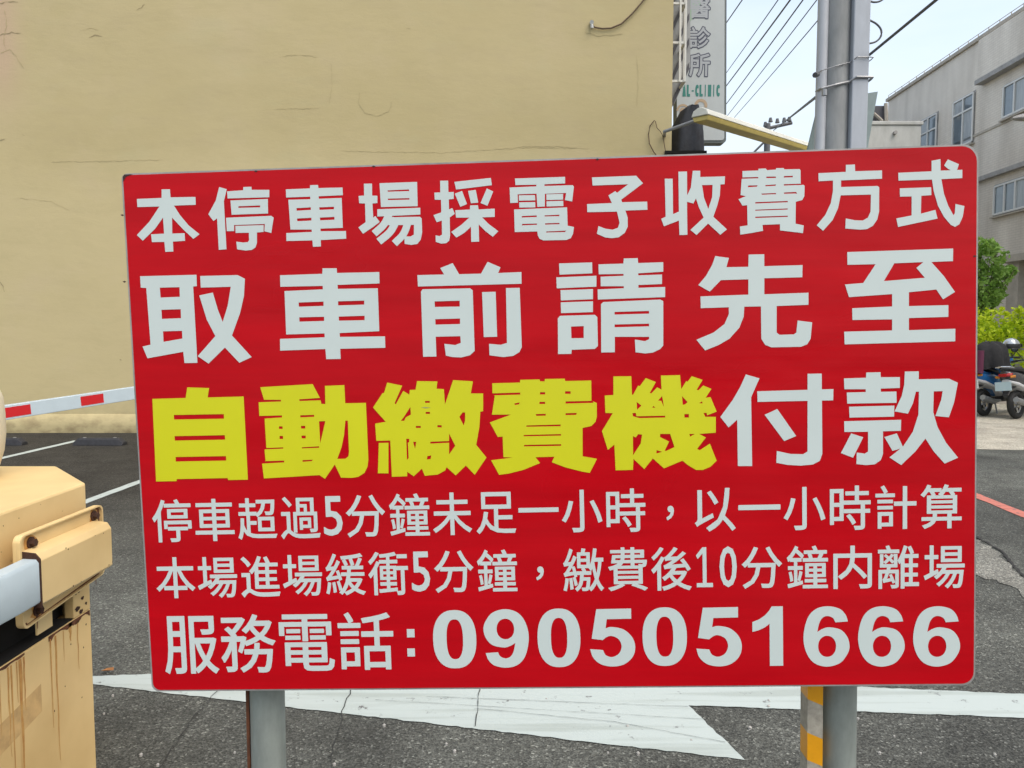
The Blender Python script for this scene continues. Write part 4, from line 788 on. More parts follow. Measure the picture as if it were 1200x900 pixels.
def area(p_):
    return 0.5 * sum(p_[i][0] * p_[(i + 1) % len(p_)][1] - p_[(i + 1) % len(p_)][0] * p_[i][1] for i in range(len(p_)))
def union(adds, cuts):
    V, F, n_add = [], [], 0
    for k, pl in enumerate(list(adds) + list(cuts)):
        if k == len(adds): n_add = len(F)
        if abs(area(pl)) < 1e-7: continue
        if area(pl) < 0: pl = pl[::-1]
        F.append(list(range(len(V), len(V) + len(pl))))
        V += [Vector(p_) for p_ in pl]
    if not cuts: n_add = len(F)
    v, e, f, ov, oe, of = delaunay_2d_cdt(V, [], F, 0, 1e-5)
    keep = [f[i] for i in range(len(f)) if any(q < n_add for q in of[i]) and not any(q >= n_add for q in of[i])]
    return [tuple(x) for x in v], keep
def pairs(a):
    return [(a[i], a[i + 1]) for i in range(0, len(a), 2)]

_cache = {}
def font_glyph(ch):
    if ch in _cache: return _cache[ch]
    if ch == '1':
        pts = [(0.02, 0.80), (0.40, 1.0), (0.60, 1.0), (0.60, 0.085), (0.98, 0.085), (0.98, 0.0), (0.05, 0.0), (0.05, 0.085), (0.42, 0.085), (0.42, 0.885), (0.10, 0.73)]
        _cache[ch] = ([(x * 0.45, y) for x, y in pts], [(0, 1, 9, 10), (1, 2, 3, 8, 9), (3, 4, 5, 6, 7, 8)])
        return _cache[ch]
    if ch == 'I':
        _cache[ch] = ([(0, 0), (0.1, 0), (0.1, 1), (0, 1)], [(0, 1, 2, 3)])
        return _cache[ch]
    c = bpy.data.curves.new('glyph', 'FONT'); c.body = ch; c.size = 1; c.resolution_u = 3
    o_ = bpy.data.objects.new('glyph', c); COL.objects.link(o_)
    bpy.context.view_layer.update()
    dg = bpy.context.evaluated_depsgraph_get()
    me = o_.evaluated_get(dg).to_mesh()
    vs = [(v.co.x, v.co.y) for v in me.vertices]
    fs = [tuple(p_.vertices) for p_ in me.polygons]
    o_.evaluated_get(dg).to_mesh_clear()
    bpy.data.objects.remove(o_); bpy.data.curves.remove(c)
    # merge doubles
    key, mp_ = {}, []
    nv = []
    for x, y in vs:
        q = (round(x, 5), round(y, 5))
        if q not in key: key[q] = len(nv); nv.append(q)
        mp_.append(key[q])
    fs = [tuple(mp_[i] for i in f) for f in fs]
    fs = [f for f in fs if len(set(f)) == len(f)]
    _cache[ch] = (nv, fs)
    return _cache[ch]

def fit_glyph(ch, cx, cy, w_, h_, r):
    vs, fs = font_glyph(ch)
    x0_, x1_ = min(v[0] for v in vs), max(v[0] for v in vs)
    y0_, y1_ = min(v[1] for v in vs), max(v[1] for v in vs)
    sx_, sy_ = (w_ - 2 * r) / (x1_ - x0_), max(h_ - 2 * r, h_ * 0.3) / (y1_ - y0_)
    V = [(cx + (v[0] - (x0_ + x1_) / 2) * sx_, cy + (v[1] - (y0_ + y1_) / 2) * sy_) for v in vs]
    polys = [[V[i] for i in f] for f in fs]
    cnt = {}
    for f in fs:
        for i in range(len(f)):
            e = (f[i], f[(i + 1) % len(f)])
            k = (min(e), max(e)); cnt[k] = cnt.get(k, 0) + 1
    if r > 0:
        for (i, j), n_ in cnt.items():
            if n_ != 1: continue
            a, c = Vector(V[i]), Vector(V[j])
            d_ = c - a
            if d_.length < 1e-4: continue
            d_.normalize(); n2 = Vector((-d_.y, d_.x)) * r; d2 = d_ * r * 0.6
            polys.append([tuple(a - n2 - d2), tuple(c - n2 + d2), tuple(c + n2 + d2), tuple(a + n2 - d2)])
    return polys

def crom(pts):
    """closed path; a third element marks a corner"""
    n_ = len(pts)
    P_ = [Vector(p_[:2]) for p_ in pts]
    cor = [len(p_) > 2 for p_ in pts]
    o_ = []
    for i in range(n_):
        p1, p2 = P_[i], P_[(i + 1) % n_]
        c1, c2 = cor[i], cor[(i + 1) % n_]
        if c1 and c2:
            o_.append(tuple(p1)); continue
        p0 = P_[i - 1] if not c1 else p1 * 2 - p2 if False else p1
        p3 = P_[(i + 2) % n_] if not c2 else p2
        for k in range(6):
            t_ = k / 6
            q = 0.5 * ((2 * p1) + (-p0 + p2) * t_ + (2 * p0 - 5 * p1 + 4 * p2 - p3) * t_ * t_ + (-p0 + 3 * p1 - 3 * p2 + p3) * t_ ** 3)
            o_.append(tuple(q))
    return o_
def sell(cx, cy, rx, ry, n_=2.35, k=48):
    o_ = []
    for i in range(k):
        t_ = 2 * PI * i / k
        c_, s_ = math.cos(t_), math.sin(t_)
        o_.append((cx + rx * math.copysign(abs(c_) ** (2 / n_), c_), cy + ry * math.copysign(abs(s_) ** (2 / n_), s_)))
    return o_
six = crom([(660, 187, 1), (640, 132), (590, 85), (492, 65), (395, 88), (328, 165), (297, 310), (322, 435), (385, 515), (485, 545), (590, 520), (650, 455), (673, 388), (655, 310), (600, 252), (510, 232), (455, 243), (410, 268, 1), (428, 195), (455, 155), (495, 142), (538, 158), (557, 193, 1)])
six_h = sell(490, 383, 73, 84, 2.1)
DIG = {
    '0': ([sell(218, 293, 174, 232)], [sell(219, 293, 66, 158, 2.5)]),
    '1': ([[(565, 68), (655, 68), (655, 538), (547, 538), (547, 205), (505, 235), (455, 256), (408, 268), (408, 190), (465, 168), (510, 138), (545, 100)]], []),
    '5': ([crom([(22, 80, 1), (305, 78, 1), (305, 160, 1), (106, 162, 1), (95, 235, 1), (145, 225), (240, 246), (310, 310), (333, 390), (310, 470), (240, 528), (145, 545), (50, 525), (-12, 470), (-34, 402, 1), (70, 410, 1), (92, 452), (145, 468), (200, 440), (222, 382), (200, 325), (145, 298), (105, 305), (70, 330, 1), (-20, 318, 1)])], []),
    '6': ([six], [six_h]),
    '9': ([[(970 - x, 610 - y) for x, y in six]], [[(970 - x, 610 - y) for x, y in six_h]]),
}
def fit_digit(ch, cx, cy, w_, h_):
    A, C = DIG[ch]
    xs = [p_[0] for p_ in A[0]]; ys = [p_[1] for p_ in A[0]]
    mx_, my_ = (min(xs) + max(xs)) / 2, (min(ys) + max(ys)) / 2
    f = lambda pl: [(cx + (x - mx_) * w_ / (max(xs) - min(xs)), cy - (y - my_) * h_ / (max(ys) - min(ys))) for x, y in pl]
    return [f(a) for a in A], [f(c) for c in C]

def emit(b, adds, cuts, place):
    v, f = union(adds, cuts)
    b.add([place(x, y) for x, y in v], f)
def signrow(name, glyphs, m, label):
    for A, C in glyphs:
        b = MB()
        emit(b, A, C, lambda x, y: sg(x, y, 0.45))
        o_ = b.build(name, m, sign)
        if m.name == 'yellow_vinyl': o_['label'] = 'heavy yellow character'
trace = lambda key: [([pairs(a) for a in A], [pairs(c) for c in C]) for A, C in DATA[key]]
fonts = lambda key, r: [(fit_glyph(g[0], *g[1:], r), []) for g in DATA[key]]
signrow('character', trace('white1'), M['white_vinyl'], 'top row of white characters')
signrow('character', trace('white2'), M['white_vinyl'], 'second row of large white characters')
signrow('character', trace('yellow'), M['yellow_vinyl'], 'row of heavy yellow characters')
signrow('character', trace('white3'), M['white_vinyl'], 'two large white characters after the yellow ones')
signrow('character', fonts('f4', 0.75), M['white_vinyl'], 'first row of thin white characters')
signrow('character', fonts('f5', 0.75), M['white_vinyl'], 'second row of thin white characters')
colon = [([[(c[0] - c[2] / 2, c[1] - c[3] / 2), (c[0] + c[2] / 2, c[1] - c[3] / 2), (c[0] + c[2] / 2, c[1] + c[3] / 2), (c[0] - c[2] / 2, c[1] + c[3] / 2)]], []) for c in DATA['colon']]
signrow('character', fonts('f6', 1.1) + colon, M['white_vinyl'], 'white characters before the telephone number')
signrow('digit', [fit_digit(g[0], *g[1:]) for g in DATA['dg']], M['white_vinyl'], 'bold white telephone number')

# posts
def pipe(x_px_l, x_px_r, ybot, lean, nm='post'):
    Y = SO.y + 0.065
    pl, pr_ = at(x_px_l, 812, Y), at(x_px_r, 812, Y)
    r = (pr_.x - pl.x) / 2
    c = (pl + pr_) / 2
    b = MB()
    b.tube([(c.x + lean * (c.z - 0), Y, 0), (c.x, Y, c.z), (c.x - lean * 0.75, Y, c.z + 0.8)], r, 28)
    return b.build(nm, M['galv'], sign, smooth=True, angle=50), c, r, Y
po, c, r, Y = pipe(293.5, 333, 0, 0.0)
b = MB(); b.box((c.x - r - 0.005, Y - 0.012, 0), (c.x - r + 0.001, Y + 0.01, 0.86)); b.build('rusty_strip', M['rust'], sign, bevel=0.001)
po, c, r, Y = pipe(962, 1002.5, 0, 0.02)
b = MB(); b.tube([(c.x + 0.02 * c.z, Y, 0), (c.x + 0.02 * c.z, Y, 0.012)], 0.075, 20); b.build('foot_plate', M['galv'], sign)
# square bar wound with hazard tape beside the right post
xl, xr = at(943.5, 812, Y - 0.02).x, at(961.5, 812, Y - 0.02).x
edges = [0, 812, 820, 861, 893]
zs = [at(950, y, Y - 0.03).z for y in (822, 861, 893, 930)]
dz = zs[0] - zs[1]
bands = []
z = zs[0] + dz * 0.9
i = 0
lev = [zs[0] + 0.06, zs[0], zs[1], zs[2]]
while lev[-1] > 0.03:
    lev.append(max(0.01, lev[-1] - (0.062 if len(lev) % 2 else 0.05)))
for i in range(len(lev) - 1):
    b = MB()
    za, zb = lev[i], lev[i + 1]
    sl_ = 0.006
    zb2 = zb if zb > 0.02 else 0.0
    vs = []
    for (x, y, s_) in ((xl, Y - 0.034, 1), (xr, Y - 0.034, -1), (xr, Y + 0.0, -1), (xl, Y + 0.0, 1)):
        vs.append((x + 0.02 * (0.8 - za), y, za + s_ * sl_))
    for (x, y, s_) in ((xl, Y - 0.034, 1), (xr, Y - 0.034, -1), (xr, Y + 0.0, -1), (xl, Y + 0.0, 1)):
        vs.append((x + 0.02 * (0.8 - zb2), y, zb2 + (s_ * sl_ if zb2 else 0)))
    b.add(vs, [(0, 1, 2, 3), (7, 6, 5, 4), (0, 4, 5, 1), (1, 5, 6, 2), (2, 6, 7, 3), (3, 7, 4, 0)])
    o_ = b.build('tape_band', M['tape_orange'] if i % 2 == 0 else M['tape_grey'], sign)
    o_['label'] = 'orange tape band' if i % 2 == 0 else 'worn grey tape band'

# slightly buckled, unevenly weathered vinyl
t_ = M['red'].node_tree; n_t, l_t = t_.nodes, t_.links
pb = n_t['Principled BSDF']
tc_ = n_t.new('ShaderNodeTexCoord')
m1 = n_t.new('ShaderNodeMapping'); m1.inputs['Scale'].default_value = (1.1, 1, 2.4)
w1 = n_t.new('ShaderNodeTexNoise'); w1.inputs['Scale'].default_value = 2.2; w1.inputs['Detail'].default_value = 3
m2_ = n_t.new('ShaderNodeMapping'); m2_.inputs['Scale'].default_value = (0.4, 1, 22)
w2 = n_t.new('ShaderNodeTexNoise'); w2.inputs['Scale'].default_value = 6; w2.inputs['Detail'].default_value = 4
for a_, c__ in ((m1, w1), (m2_, w2)):
    l_t.new(tc_.outputs['Object'], a_.inputs[0]); l_t.new(a_.outputs[0], c__.inputs['Vector'])
b1 = n_t.new('ShaderNodeBump'); b1.inputs['Distance'].default_value = 0.03; b1.inputs['Strength'].default_value = 0.18
b2_ = n_t.new('ShaderNodeBump'); b2_.inputs['Distance'].default_value = 0.0012; b2_.inputs['Strength'].default_value = 0.12
l_t.new(w1.outputs[0], b1.inputs['Height']); l_t.new(w2.outputs[0], b2_.inputs['Height']); l_t.new(b1.outputs[0], b2_.inputs['Normal'])
l_t.new(b2_.outputs[0], pb.inputs['Normal'])
rr_ = n_t.new('ShaderNodeMapRange'); rr_.inputs['From Min'].default_value = 0.35; rr_.inputs['From Max'].default_value = 0.7; rr_.inputs['To Min'].default_value = 0.24; rr_.inputs['To Max'].default_value = 0.5
l_t.new(w1.outputs[0], rr_.inputs[0]); l_t.new(rr_.outputs[0], pb.inputs['Roughness'])

# ------------------------------------------------------------------ near barrier housing
FX = -1.415
t = thing('barrier_housing', 'rusty beige steel barrier housing at the left edge beside the red sign', 'barrier', (-1.7, 2.4, 0))
foot = lambda dx=0, d2=0: [(FX + dx, 1.90), (FX + dx, 2.52), (-1.70 + dx * 0.5, 2.84 + dx), (-2.10, 2.84 + dx), (-2.10, 1.90)]
def pris(name, pts, z0, z1, m, bev=0.004):
    b = MB(); b.prism([(x, y, z0) for x, y in pts], (0, 0, z1 - z0)); return b.build(name, m, t, bevel=bev)
pris('lower_cabinet', foot(), 0.0, 0.572, M['box'])
pris('top_cap', foot(), 0.70, 1.0, M['box_clean'], 0.008)
b = MB(); b.box((FX - 0.058, 1.902, 0.5725), (FX - 0.004, 2.424, 0.576)); b.build('slot_floor', M['void'], t)  # near-black sheet and recess stand in for shade inside the slot
pris('slot_recess', foot(-0.06), 0.573, 0.699, M['void'], 0)
b = MB(); b.prism([(FX, 2.425, 0.574), (FX, 2.52, 0.574), (-1.70, 2.84, 0.574), (-1.74, 2.80, 0.574), (FX - 0.03, 2.425, 0.574)], (0, 0, 0.124)); b.build('slot_panel', M['box'], t, bevel=0.003)
b = MB(); b.prism([(FX, 2.225, 0.60), (FX + 0.006, 2.225, 0.60), (FX + 0.006, 2.30, 0.60), (FX, 2.30, 0.60)], (0, 0, 0.1)); b.build('tab', M['box_clean'], t)
# slot edge with heavy rust
b = MB()
random.seed(11)
for (ya, yb) in ((1.9, 2.17), (2.285, 2.515)):
    b = MB()
    n_ = int((yb - ya) / 0.006)
    vs = []
    for k in range(n_ + 1):
        y_ = ya + (yb - ya) * k / n_
        h_ = 0.006 + 0.022 * max(0.0, noise.noise(Vector((y_ * 22, 0.3, 0))) + 0.25) * (0.8 + 0.4 * random.random())
        vs += [(FX + 0.0007, y_, 0.571), (FX + 0.0007, y_, 0.571 - h_)]
    b.add(vs, [(2 * k, 2 * k + 1, 2 * k + 3, 2 * k + 2) for k in range(n_)])
    b.build('rusted_edge', M['rust'], t)
# rust runs below the slot
rrm = mat('rust_run', (0.40, 0.17, 0.04), 0.7, col2=(0.56, 0.33, 0.10), scale=9, stretch=(1, 1, 3))
for y, z1, L, w_ in ((2.105, 0.56, 0.34, 0.008), (2.13, 0.56, 0.12, 0.006), (2.29, 0.56, 0.28, 0.007), (2.055, 0.56, 0.18, 0.006), (2.36, 0.56, 0.1, 0.004)):
    b = MB(); b.add([(FX + 0.0008, y, z1), (FX + 0.0008, y + w_, z1), (FX + 0.0008, y + w_ * 0.6, z1 - L), (FX + 0.0008, y + w_ * 0.35, z1 - L)], [(0, 1, 2, 3)])
    b.build('rust_run', rrm, t)
for y, z1, L, w_ in ((2.148, 0.56, 0.42, 0.016), (2.165, 0.56, 0.16, 0.010), (2.32, 0.56, 0.40, 0.010), (2.095, 0.56, 0.26, 0.008), (2.44, 0.56, 0.16, 0.007), (2.40, 0.57, 0.06, 0.02)):
    b = MB()
    vs = []
    for k in range(9):
        f_ = k / 8
        wk = w_ * (1 - 0.75 * f_) * random.uniform(0.75, 1.15); yc = y + 0.0015 * math.sin(k * 1.7)
        vs += [(FX + 0.0007, yc - wk / 2, z1 - L * f_), (FX + 0.0007, yc + wk / 2, z1 - L * f_)]
    b.add(vs, [(2 * k, 2 * k + 1, 2 * k + 3, 2 * k + 2) for k in range(8)])
    b.build('rust_run', rrm, t)
b = MB(); b.add([(FX + 0.0005, 1.95, 0.40), (FX + 0.0005, 2.24, 0.445), (FX + 0.0005, 2.24, 0.36), (FX + 0.0005, 1.95, 0.315)], [(0, 1, 2, 3)])
b.build('tape_residue', mat('tape_residue', (0.56, 0.36, 0.15), 0.6, var=0.25, scale=18), t)
def chip(cy, cz, r_, x_, nm='paint_chip', m_='bolt', asp=1.0):
    b = MB(); n_ = 13
    b.add([(x_, cy + math.cos(2 * PI * k / n_) * r_ * asp * random.uniform(0.55, 1.2), cz + math.sin(2 * PI * k / n_) * r_ * random.uniform(0.55, 1.2)) for k in range(n_)], [tuple(range(n_))])
    return b.build(nm, M[m_], t)
for cy, cz, r_, a_ in ((2.455, 0.655, 0.008, 1), (2.475, 0.625, 0.006, 1.6), (2.445, 0.60, 0.009, 1.8), (2.495, 0.60, 0.006, 1), (2.465, 0.585, 0.008, 2.2), (2.437, 0.66, 0.012, 0.7)):
    chip(cy, cz, r_, FX + 0.0008, asp=a_)
for cy, cz, r_ in ((2.40, 0.50, 0.003), (2.47, 0.46, 0.003), (2.36, 0.38, 0.0025), (2.45, 0.30, 0.003), (2.49, 0.53, 0.0035), (2.30, 0.33, 0.003)):
    chip(cy, cz, r_, FX + 0.0008)
for k in range(16):
    chip(random.uniform(2.05, 2.52), random.uniform(0.72, 0.99), random.uniform(0.001, 0.0022), FX + 0.0008)
for k in range(9):
    chip(random.uniform(2.12, 2.5), random.choice((0.862, 0.745, 0.75)) + random.uniform(-0.006, 0.006), random.uniform(0.0015, 0.003), -1.306 + 0.0007)
# flange plate + upstand
PX = -1.362
rp = round_poly([Vector((2.075, 0.672)), Vector((2.075, 0.937)), Vector((2.505, 0.932)), Vector((2.505, 0.70))][::-1], 0.022)
b = MB(); b.prism([(PX, p_.x, p_.y) for p_ in rp], (-0.012, 0, 0)); b.build('flange_plate', M['box_clean'], t, bevel=0.002)
b = MB()
n_ = len(rp)
ctr = Vector((2.29, 0.81))
ri = [p_ + (ctr - p_).normalized() * 0.008 for p_ in rp]
vs = [(PX, p_.x, p_.y) for p_ in rp] + [(PX + 0.01, p_.x, p_.y) for p_ in rp] + [(PX + 0.01, p_.x, p_.y) for p_ in ri] + [(PX, p_.x, p_.y) for p_ in ri]
b.add(vs, [(i, (i + 1) % n_, n_ + (i + 1) % n_, n_ + i) for i in range(n_)] + [(n_ + i, n_ + (i + 1) % n_, 2 * n_ + (i + 1) % n_, 2 * n_ + i) for i in range(n_)] + [(2 * n_ + i, 2 * n_ + (i + 1) % n_, 3 * n_ + (i + 1) % n_, 3 * n_ + i) for i in range(n_)])
b.build('flange_rim', M['box_clean'], t)
b = MB(); b.tube([(FX, 2.3, 0.81), (PX - 0.012, 2.3, 0.81)], 0.06, 20); b.build('hub', M['bolt'], t)
# rust line inside the rim
b = MB()
ri2 = [p_ + (ctr - p_).normalized() * random.uniform(0.011, 0.022) for p_ in rp]
b.add([(PX + 0.0008, p_.x, p_.y) for p_ in ri] + [(PX + 0.0008, p_.x, p_.y) for p_ in ri2], [(i, (i + 1) % n_, n_ + (i + 1) % n_, n_ + i) for i in range(n_)])
b.build('rust_seam', M['rust'], t)
M['halo'] = mat('rust_stain', (0.34, 0.12, 0.02), 0.7, col2=(0.58, 0.32, 0.09), scale=45)
for (y, z) in ((2.135, 0.905), (2.462, 0.903), (2.15, 0.705), (2.462, 0.728)):
    chip(y, z - 0.004, 0.030, PX + 0.0006, 'rust_stain', 'halo')
chip(2.11, 0.86, 0.016, PX + 0.0007, 'rust_stain', 'halo', 0.8); chip(2.105, 0.82, 0.012, PX + 0.0007, 'rust_stain', 'bolt', 0.5)
for (y, z) in ((2.135, 0.905), (2.462, 0.903), (2.15, 0.705), (2.462, 0.728)):
    b = MB(); b.tube([(PX, y, z), (PX + 0.005, y, z)], 0.017, 16); b.tube([(PX + 0.005, y, z), (PX + 0.017, y, z)], 0.011, 6)
    bo = b.build('bolt', M['bolt'], t)
    b = MB(); b.add([(PX + 0.0012, y - 0.004, z - 0.01), (PX + 0.0012, y + 0.004, z - 0.01), (PX + 0.0012, y + 0.002, z - 0.055), (PX + 0.0012, y - 0.001, z - 0.055)], [(0, 1, 2, 3)])
    b.build('rust_drip', M['rust'], bo)
# boom holder channel
CX0, CX1 = PX, -1.306
b = MB(); b.prism([(CX0, 2.085, 0.745), (CX1 - 0.006, 2.085, 0.738), (CX1, 2.085, 0.745), (CX1, 2.085, 0.866), (CX1 - 0.012, 2.085, 0.885), (CX0, 2.085, 0.892)], (0, 0.381, -0.004)); b.build('boom_clamp', M['box_clean'], t, bevel=0.002)
b = MB(); b.prism([(CX0 + 0.003, 2.083, 0.742), (CX1 + 0.0015, 2.083, 0.735), (CX1 + 0.0015, 2.083, 0.872), (CX1 - 0.012, 2.083, 0.888), (CX0 + 0.003, 2.083, 0.893)], (0, 0.006, 0)); b.build('clamp_lip', M['bolt'], t)
b = MB(); b.prism([(CX0 + 0.008, 2.464, 0.755), (CX1 - 0.008, 2.464, 0.755), (CX1 - 0.008, 2.464, 0.86), (CX0 + 0.008, 2.464, 0.86)], (0, 0.016, 0)); b.build('boom_end', M['boom'], t, bevel=0.004)
b = MB()
rings = []
for i in range(40):
    y = 2.083 - i * 0.08
    e = math.sin(i * 2.1) * 0.0012 if i else 0
    rings.append([(CX1 - 0.048, y, 0.752), (CX1 - 0.004 + e, y, 0.750), (CX1 - 0.001 + e, y, 0.756), (CX1 - 0.001 + e, y, 0.862 + e), (CX1 - 0.008, y, 0.872 + e), (CX1 - 0.044, y, 0.874)])
b.loft(rings)
b.build('boom', M['boom'], t, smooth=True, angle=40)
# rounded hood standing on the cap
b = MB()
hx, hy = at(-72, 500, 2.55).x, 2.55
rings = []
for z, s_ in ((1.0, 0.62), (1.012, 0.76), (1.04, 0.88), (1.09, 0.96), (1.15, 1.0), (1.22, 1.0), (1.275, 0.98), (1.30, 0.93), (1.318, 0.80)):
    rings.append([(hx + math.cos(a) * 0.192 * s_ , hy + math.sin(a) * 0.18 * s_, z) for a in [2 * PI * k / 32 for k in range(32)]])
b.loft(rings)
hood = b.build('hood', mat('cream_hood', (0.66, 0.58, 0.42), 0.5, var=0.1, scale=8), t, smooth=True, angle=50)

# ------------------------------------------------------------------ far barrier with a striped boom
A0 = at(2, 484, 5.1); A1 = at(160, 460, 6.0)
dv = (A1 - A0).normalized()
t = thing('boom_barrier', 'white boom arm with red patches reaching in behind the red sign', 'barrier', (A0.x - 1.0, A0.y - 1.9, 0))
side = dv.cross(Vector((0, 0, 1))).normalized()
upv = side.cross(dv)
def bar(p0, p1, hw, hh, name, m, bev=0.006, off=Vector()):
    b = MB()
    r0 = [p0 + side * hw * a + upv * hh * c + off for a, c in ((-1, -1), (1, -1), (1, 1), (-1, 1))]
    r1 = [p1 + side * hw * a + upv * hh * c + off for a, c in ((-1, -1), (1, -1), (1, 1), (-1, 1))]
    b.loft([r0, r1]); return b.build(name, m, t, bevel=bev)
P0 = A0 - dv * 1.75
P1 = A0 + dv * 3.3
bar(P0, P1, 0.022, 0.049, 'boom', M['boom'], 0.004)
def yat(px):
    # parameter along the boom whose image column is px
    k = (px - 600) / 900
    c_ = math.cos(PITCH)
    # camera depth depends on z slightly; solve by bisection
    lo, hi = -1.7, 3.2
    f = lambda s_: (lambda q: 600 + 900 * q.x / (q.y * math.cos(PITCH) - (q.z - CZ) * math.sin(PITCH)))(A0 + dv * s_)
    for _ in range(40):
        mid = (lo + hi) / 2
        if f(mid) < px: lo = mid
        else: hi = mid
    return lo
L = yat(106) - yat(12)
for i in range(-1, 7):
    s0 = yat(92.5) + (i - 1) * (yat(92.5) - yat(2)); s1 = s0 + (yat(119) - yat(92.5))
    if s1 > 3.2: break
    b_ = bar(A0 + dv * s0, A0 + dv * s1, 0.0008, 0.034, 'red_patch', M['boom_red'], 0, off=side * (0.0232 if side.y < 0 else -0.0232))
q0 = P0 - dv * 0.1
b = MB(); b.box((q0.x - 0.18, q0.y - 0.16, 0), (q0.x + 0.12, q0.y + 0.16, 1.06)); b.build('housing', M['box_clean'], t, bevel=0.015)
b = MB(); b.tube([q0 + Vector((0.1, 0, 0)), q0 + Vector((0.22, 0.16, 0))], 0.05, 16); b.build('pivot', M['steel'], t)

# ------------------------------------------------------------------ things at the street corner of the cream building
SX = WX + 0.004
t = thing('window_cage', 'white steel window cage projecting at the corner of the cream building', 'window grille', tuple(at(797, 60, WY + 0.3)))
gx1 = at(805, 0, WY + 0.25).x
zs_ = [at(800, y, WY + 0.25).z for y in (95, 50, 4, -42, -90)]
for z in zs_:
    b = MB(); b.box((WX, WY + 0.24, z - 0.016), (gx1, WY + 0.27, z + 0.016)); b.build('rail', M['grille'], t)
    b = MB(); b.box((gx1 - 0.03, WY + 0.271, z - 0.016), (gx1, WY + 1.6, z + 0.016)); b.build('rail', M['grille'], t)
for x in (WX + 0.015, WX + (gx1 - WX) * 0.62, gx1 - 0.015):
    b = MB(); b.box((x - 0.013, WY + 0.225, zs_[0] - 0.016), (x + 0.013, WY + 0.239, zs_[-1] + 0.02)); b.build('bar', M['grille'], t)
for k in range(1, 8):
    y = WY + 0.27 + k * 0.18
    b = MB(); b.box((gx1 + 0.001, y - 0.01, zs_[0] - 0.016), (gx1 + 0.02, y + 0.01, zs_[-1] + 0.02)); b.build('bar', M['grille'], t)
# slanted slats seen through the cage
t = thing('slatted_screen', 'grey slatted screen with dark slanting slats behind the white window cage', 'screen', tuple(at(800, 60, WY + 0.6)))
yy = WY + 0.62
pa = [at(x, y, yy) for x, y in ((786, -120), (809, -120), (809, 78), (800, 100), (790, 122), (786, 122))]
b = MB(); b.prism(pa, (0, 0.03, 0)); b.build('panel', M['awn'], t)
for k in range(7):
    y0 = -84 + k * 29
    b = MB(); b.prism([at(786, y0 + 30, yy - 0.01), at(807, y0 - 16, yy - 0.01), at(807, y0 - 8, yy - 0.01), at(786, y0 + 39, yy - 0.01)], (0, -0.04, 0)); b.build('slat', M['awn_dark'], t)

# clinic sign
CY = 13.2
t = thing('clinic_sign', 'tall pale clinic sign board projecting beside the cream building corner', 'sign', tuple(at(824, 165, CY)))
cw = [at(x, y, CY) for x, y in ((792, 166), (850, 166), (850, -150), (792, -150))]
def rp3(px, Y, r):
    pr2 = round_poly([Vector((at(x, y, Y).x, at(x, y, Y).z)) for x, y in px], r)
    return [(p_.x, Y, p_.y) for p_ in pr2]
b = MB(); b.prism(rp3(((792, 167.5), (851, 167.5), (852, -150), (792, -150)), CY + 0.003, 0.06), (0, 0.22, 0)); b.build('casing', M['clinic_edge'], t)
b = MB(); b.prism(rp3(((793, 164.5), (848.5, 164.5), (849.5, -149), (793, -149)), CY, 0.05), (0, -0.012, 0)); b.build('face', M['clinic'], t)
def clinic_text(ch, x0, y0, x1, y1, r, dy, m, nm):
    a, c_ = at(x0, y1, CY), at(x1, y0, CY)
    polys = fit_glyph(ch, (a.x + c_.x) / 2, (a.z + c_.z) / 2, c_.x - a.x, c_.z - a.z, r)
    b = MB(); emit(b, polys, [], lambda x, z: Vector((x, CY - 0.013 - dy, z)))
    return b.build(nm, m, t)
for ch, y0, y1 in (('醫', -4, 23), ('診', 31, 58), ('所', 62, 91)):
    clinic_text(ch, 806, y0, 833, y1, 0.021, 0.002, M['clinic_ink'], 'character')
    clinic_text(ch, 807.2, y0 + 1.2, 831.8, y1 - 1.2, 0.006, 0.005, M['clinic_fill'], 'character_fill')
xs_ = [799.5 + i * 4.95 for i in range(9)]
for i, ch in enumerate('AL-CLINIC'):
    x0_ = 799.5 + i * 4.95
    if ch == 'I': clinic_text(ch, x0_ + 1.3, 99.5, x0_ + 2.7, 113.5, 0.004, 0.002, M['clinic_green'], 'letter')
    elif ch == '-': clinic_text(ch, x0_ + 0.9, 106, x0_ + 3.4, 107.6, 0.002, 0.002, M['clinic_green'], 'letter')
    else: clinic_text(ch, x0_, 99.5, x0_ + 4.2, 113.5, 0.012, 0.002, M['clinic_green'], 'letter')
def disc(cx, cy, ro, ri_, m, nm, a0=0, a1=360, dy=0.004, sy=1.0):
    c_ = at(cx, cy, CY); k = CY / 900
    b = MB(); vs = []
    n_ = 28
    for i in range(n_ + 1):
        a = R(a0 + (a1 - a0) * i / n_)
        vs += [(c_.x + math.cos(a) * ro * k, CY - 0.013 - dy, c_.z + math.sin(a) * ro * k * sy), (c_.x + math.cos(a) * ri_ * k, CY - 0.013 - dy, c_.z + math.sin(a) * ri_ * k * sy)]
    b.add(vs, [(2 * i, 2 * i + 1, 2 * i + 3, 2 * i + 2) for i in range(n_)]); return b.build(nm, m, t)
disc(821, 124, 7.5, 4.2, M['clinic_tan'], 'emblem_ring', -20, 170)
disc(800, 130, 7.5, 5.0, M['clinic_tan'], 'emblem_ring', 0, 180)
disc(800, 130, 3.6, 0.01, M['clinic_tan'], 'emblem_dot')
b = MB()
lf = [(793, -20), (828, -20), (825, -4), (818, 10), (810, 24), (806, 29), (800, 22), (797, 8)]
b.add([tuple(at(x, y, CY) - Vector((0, 0.016, 0))) for x, y in lf], [tuple(range(len(lf)))]); b.build('leaf_emblem', M['clinic_leaf'], t)
clinic_small = [(823, 150, 832, 152.5)]
for x0_, y0_, x1_, y1_ in clinic_small:
    pass

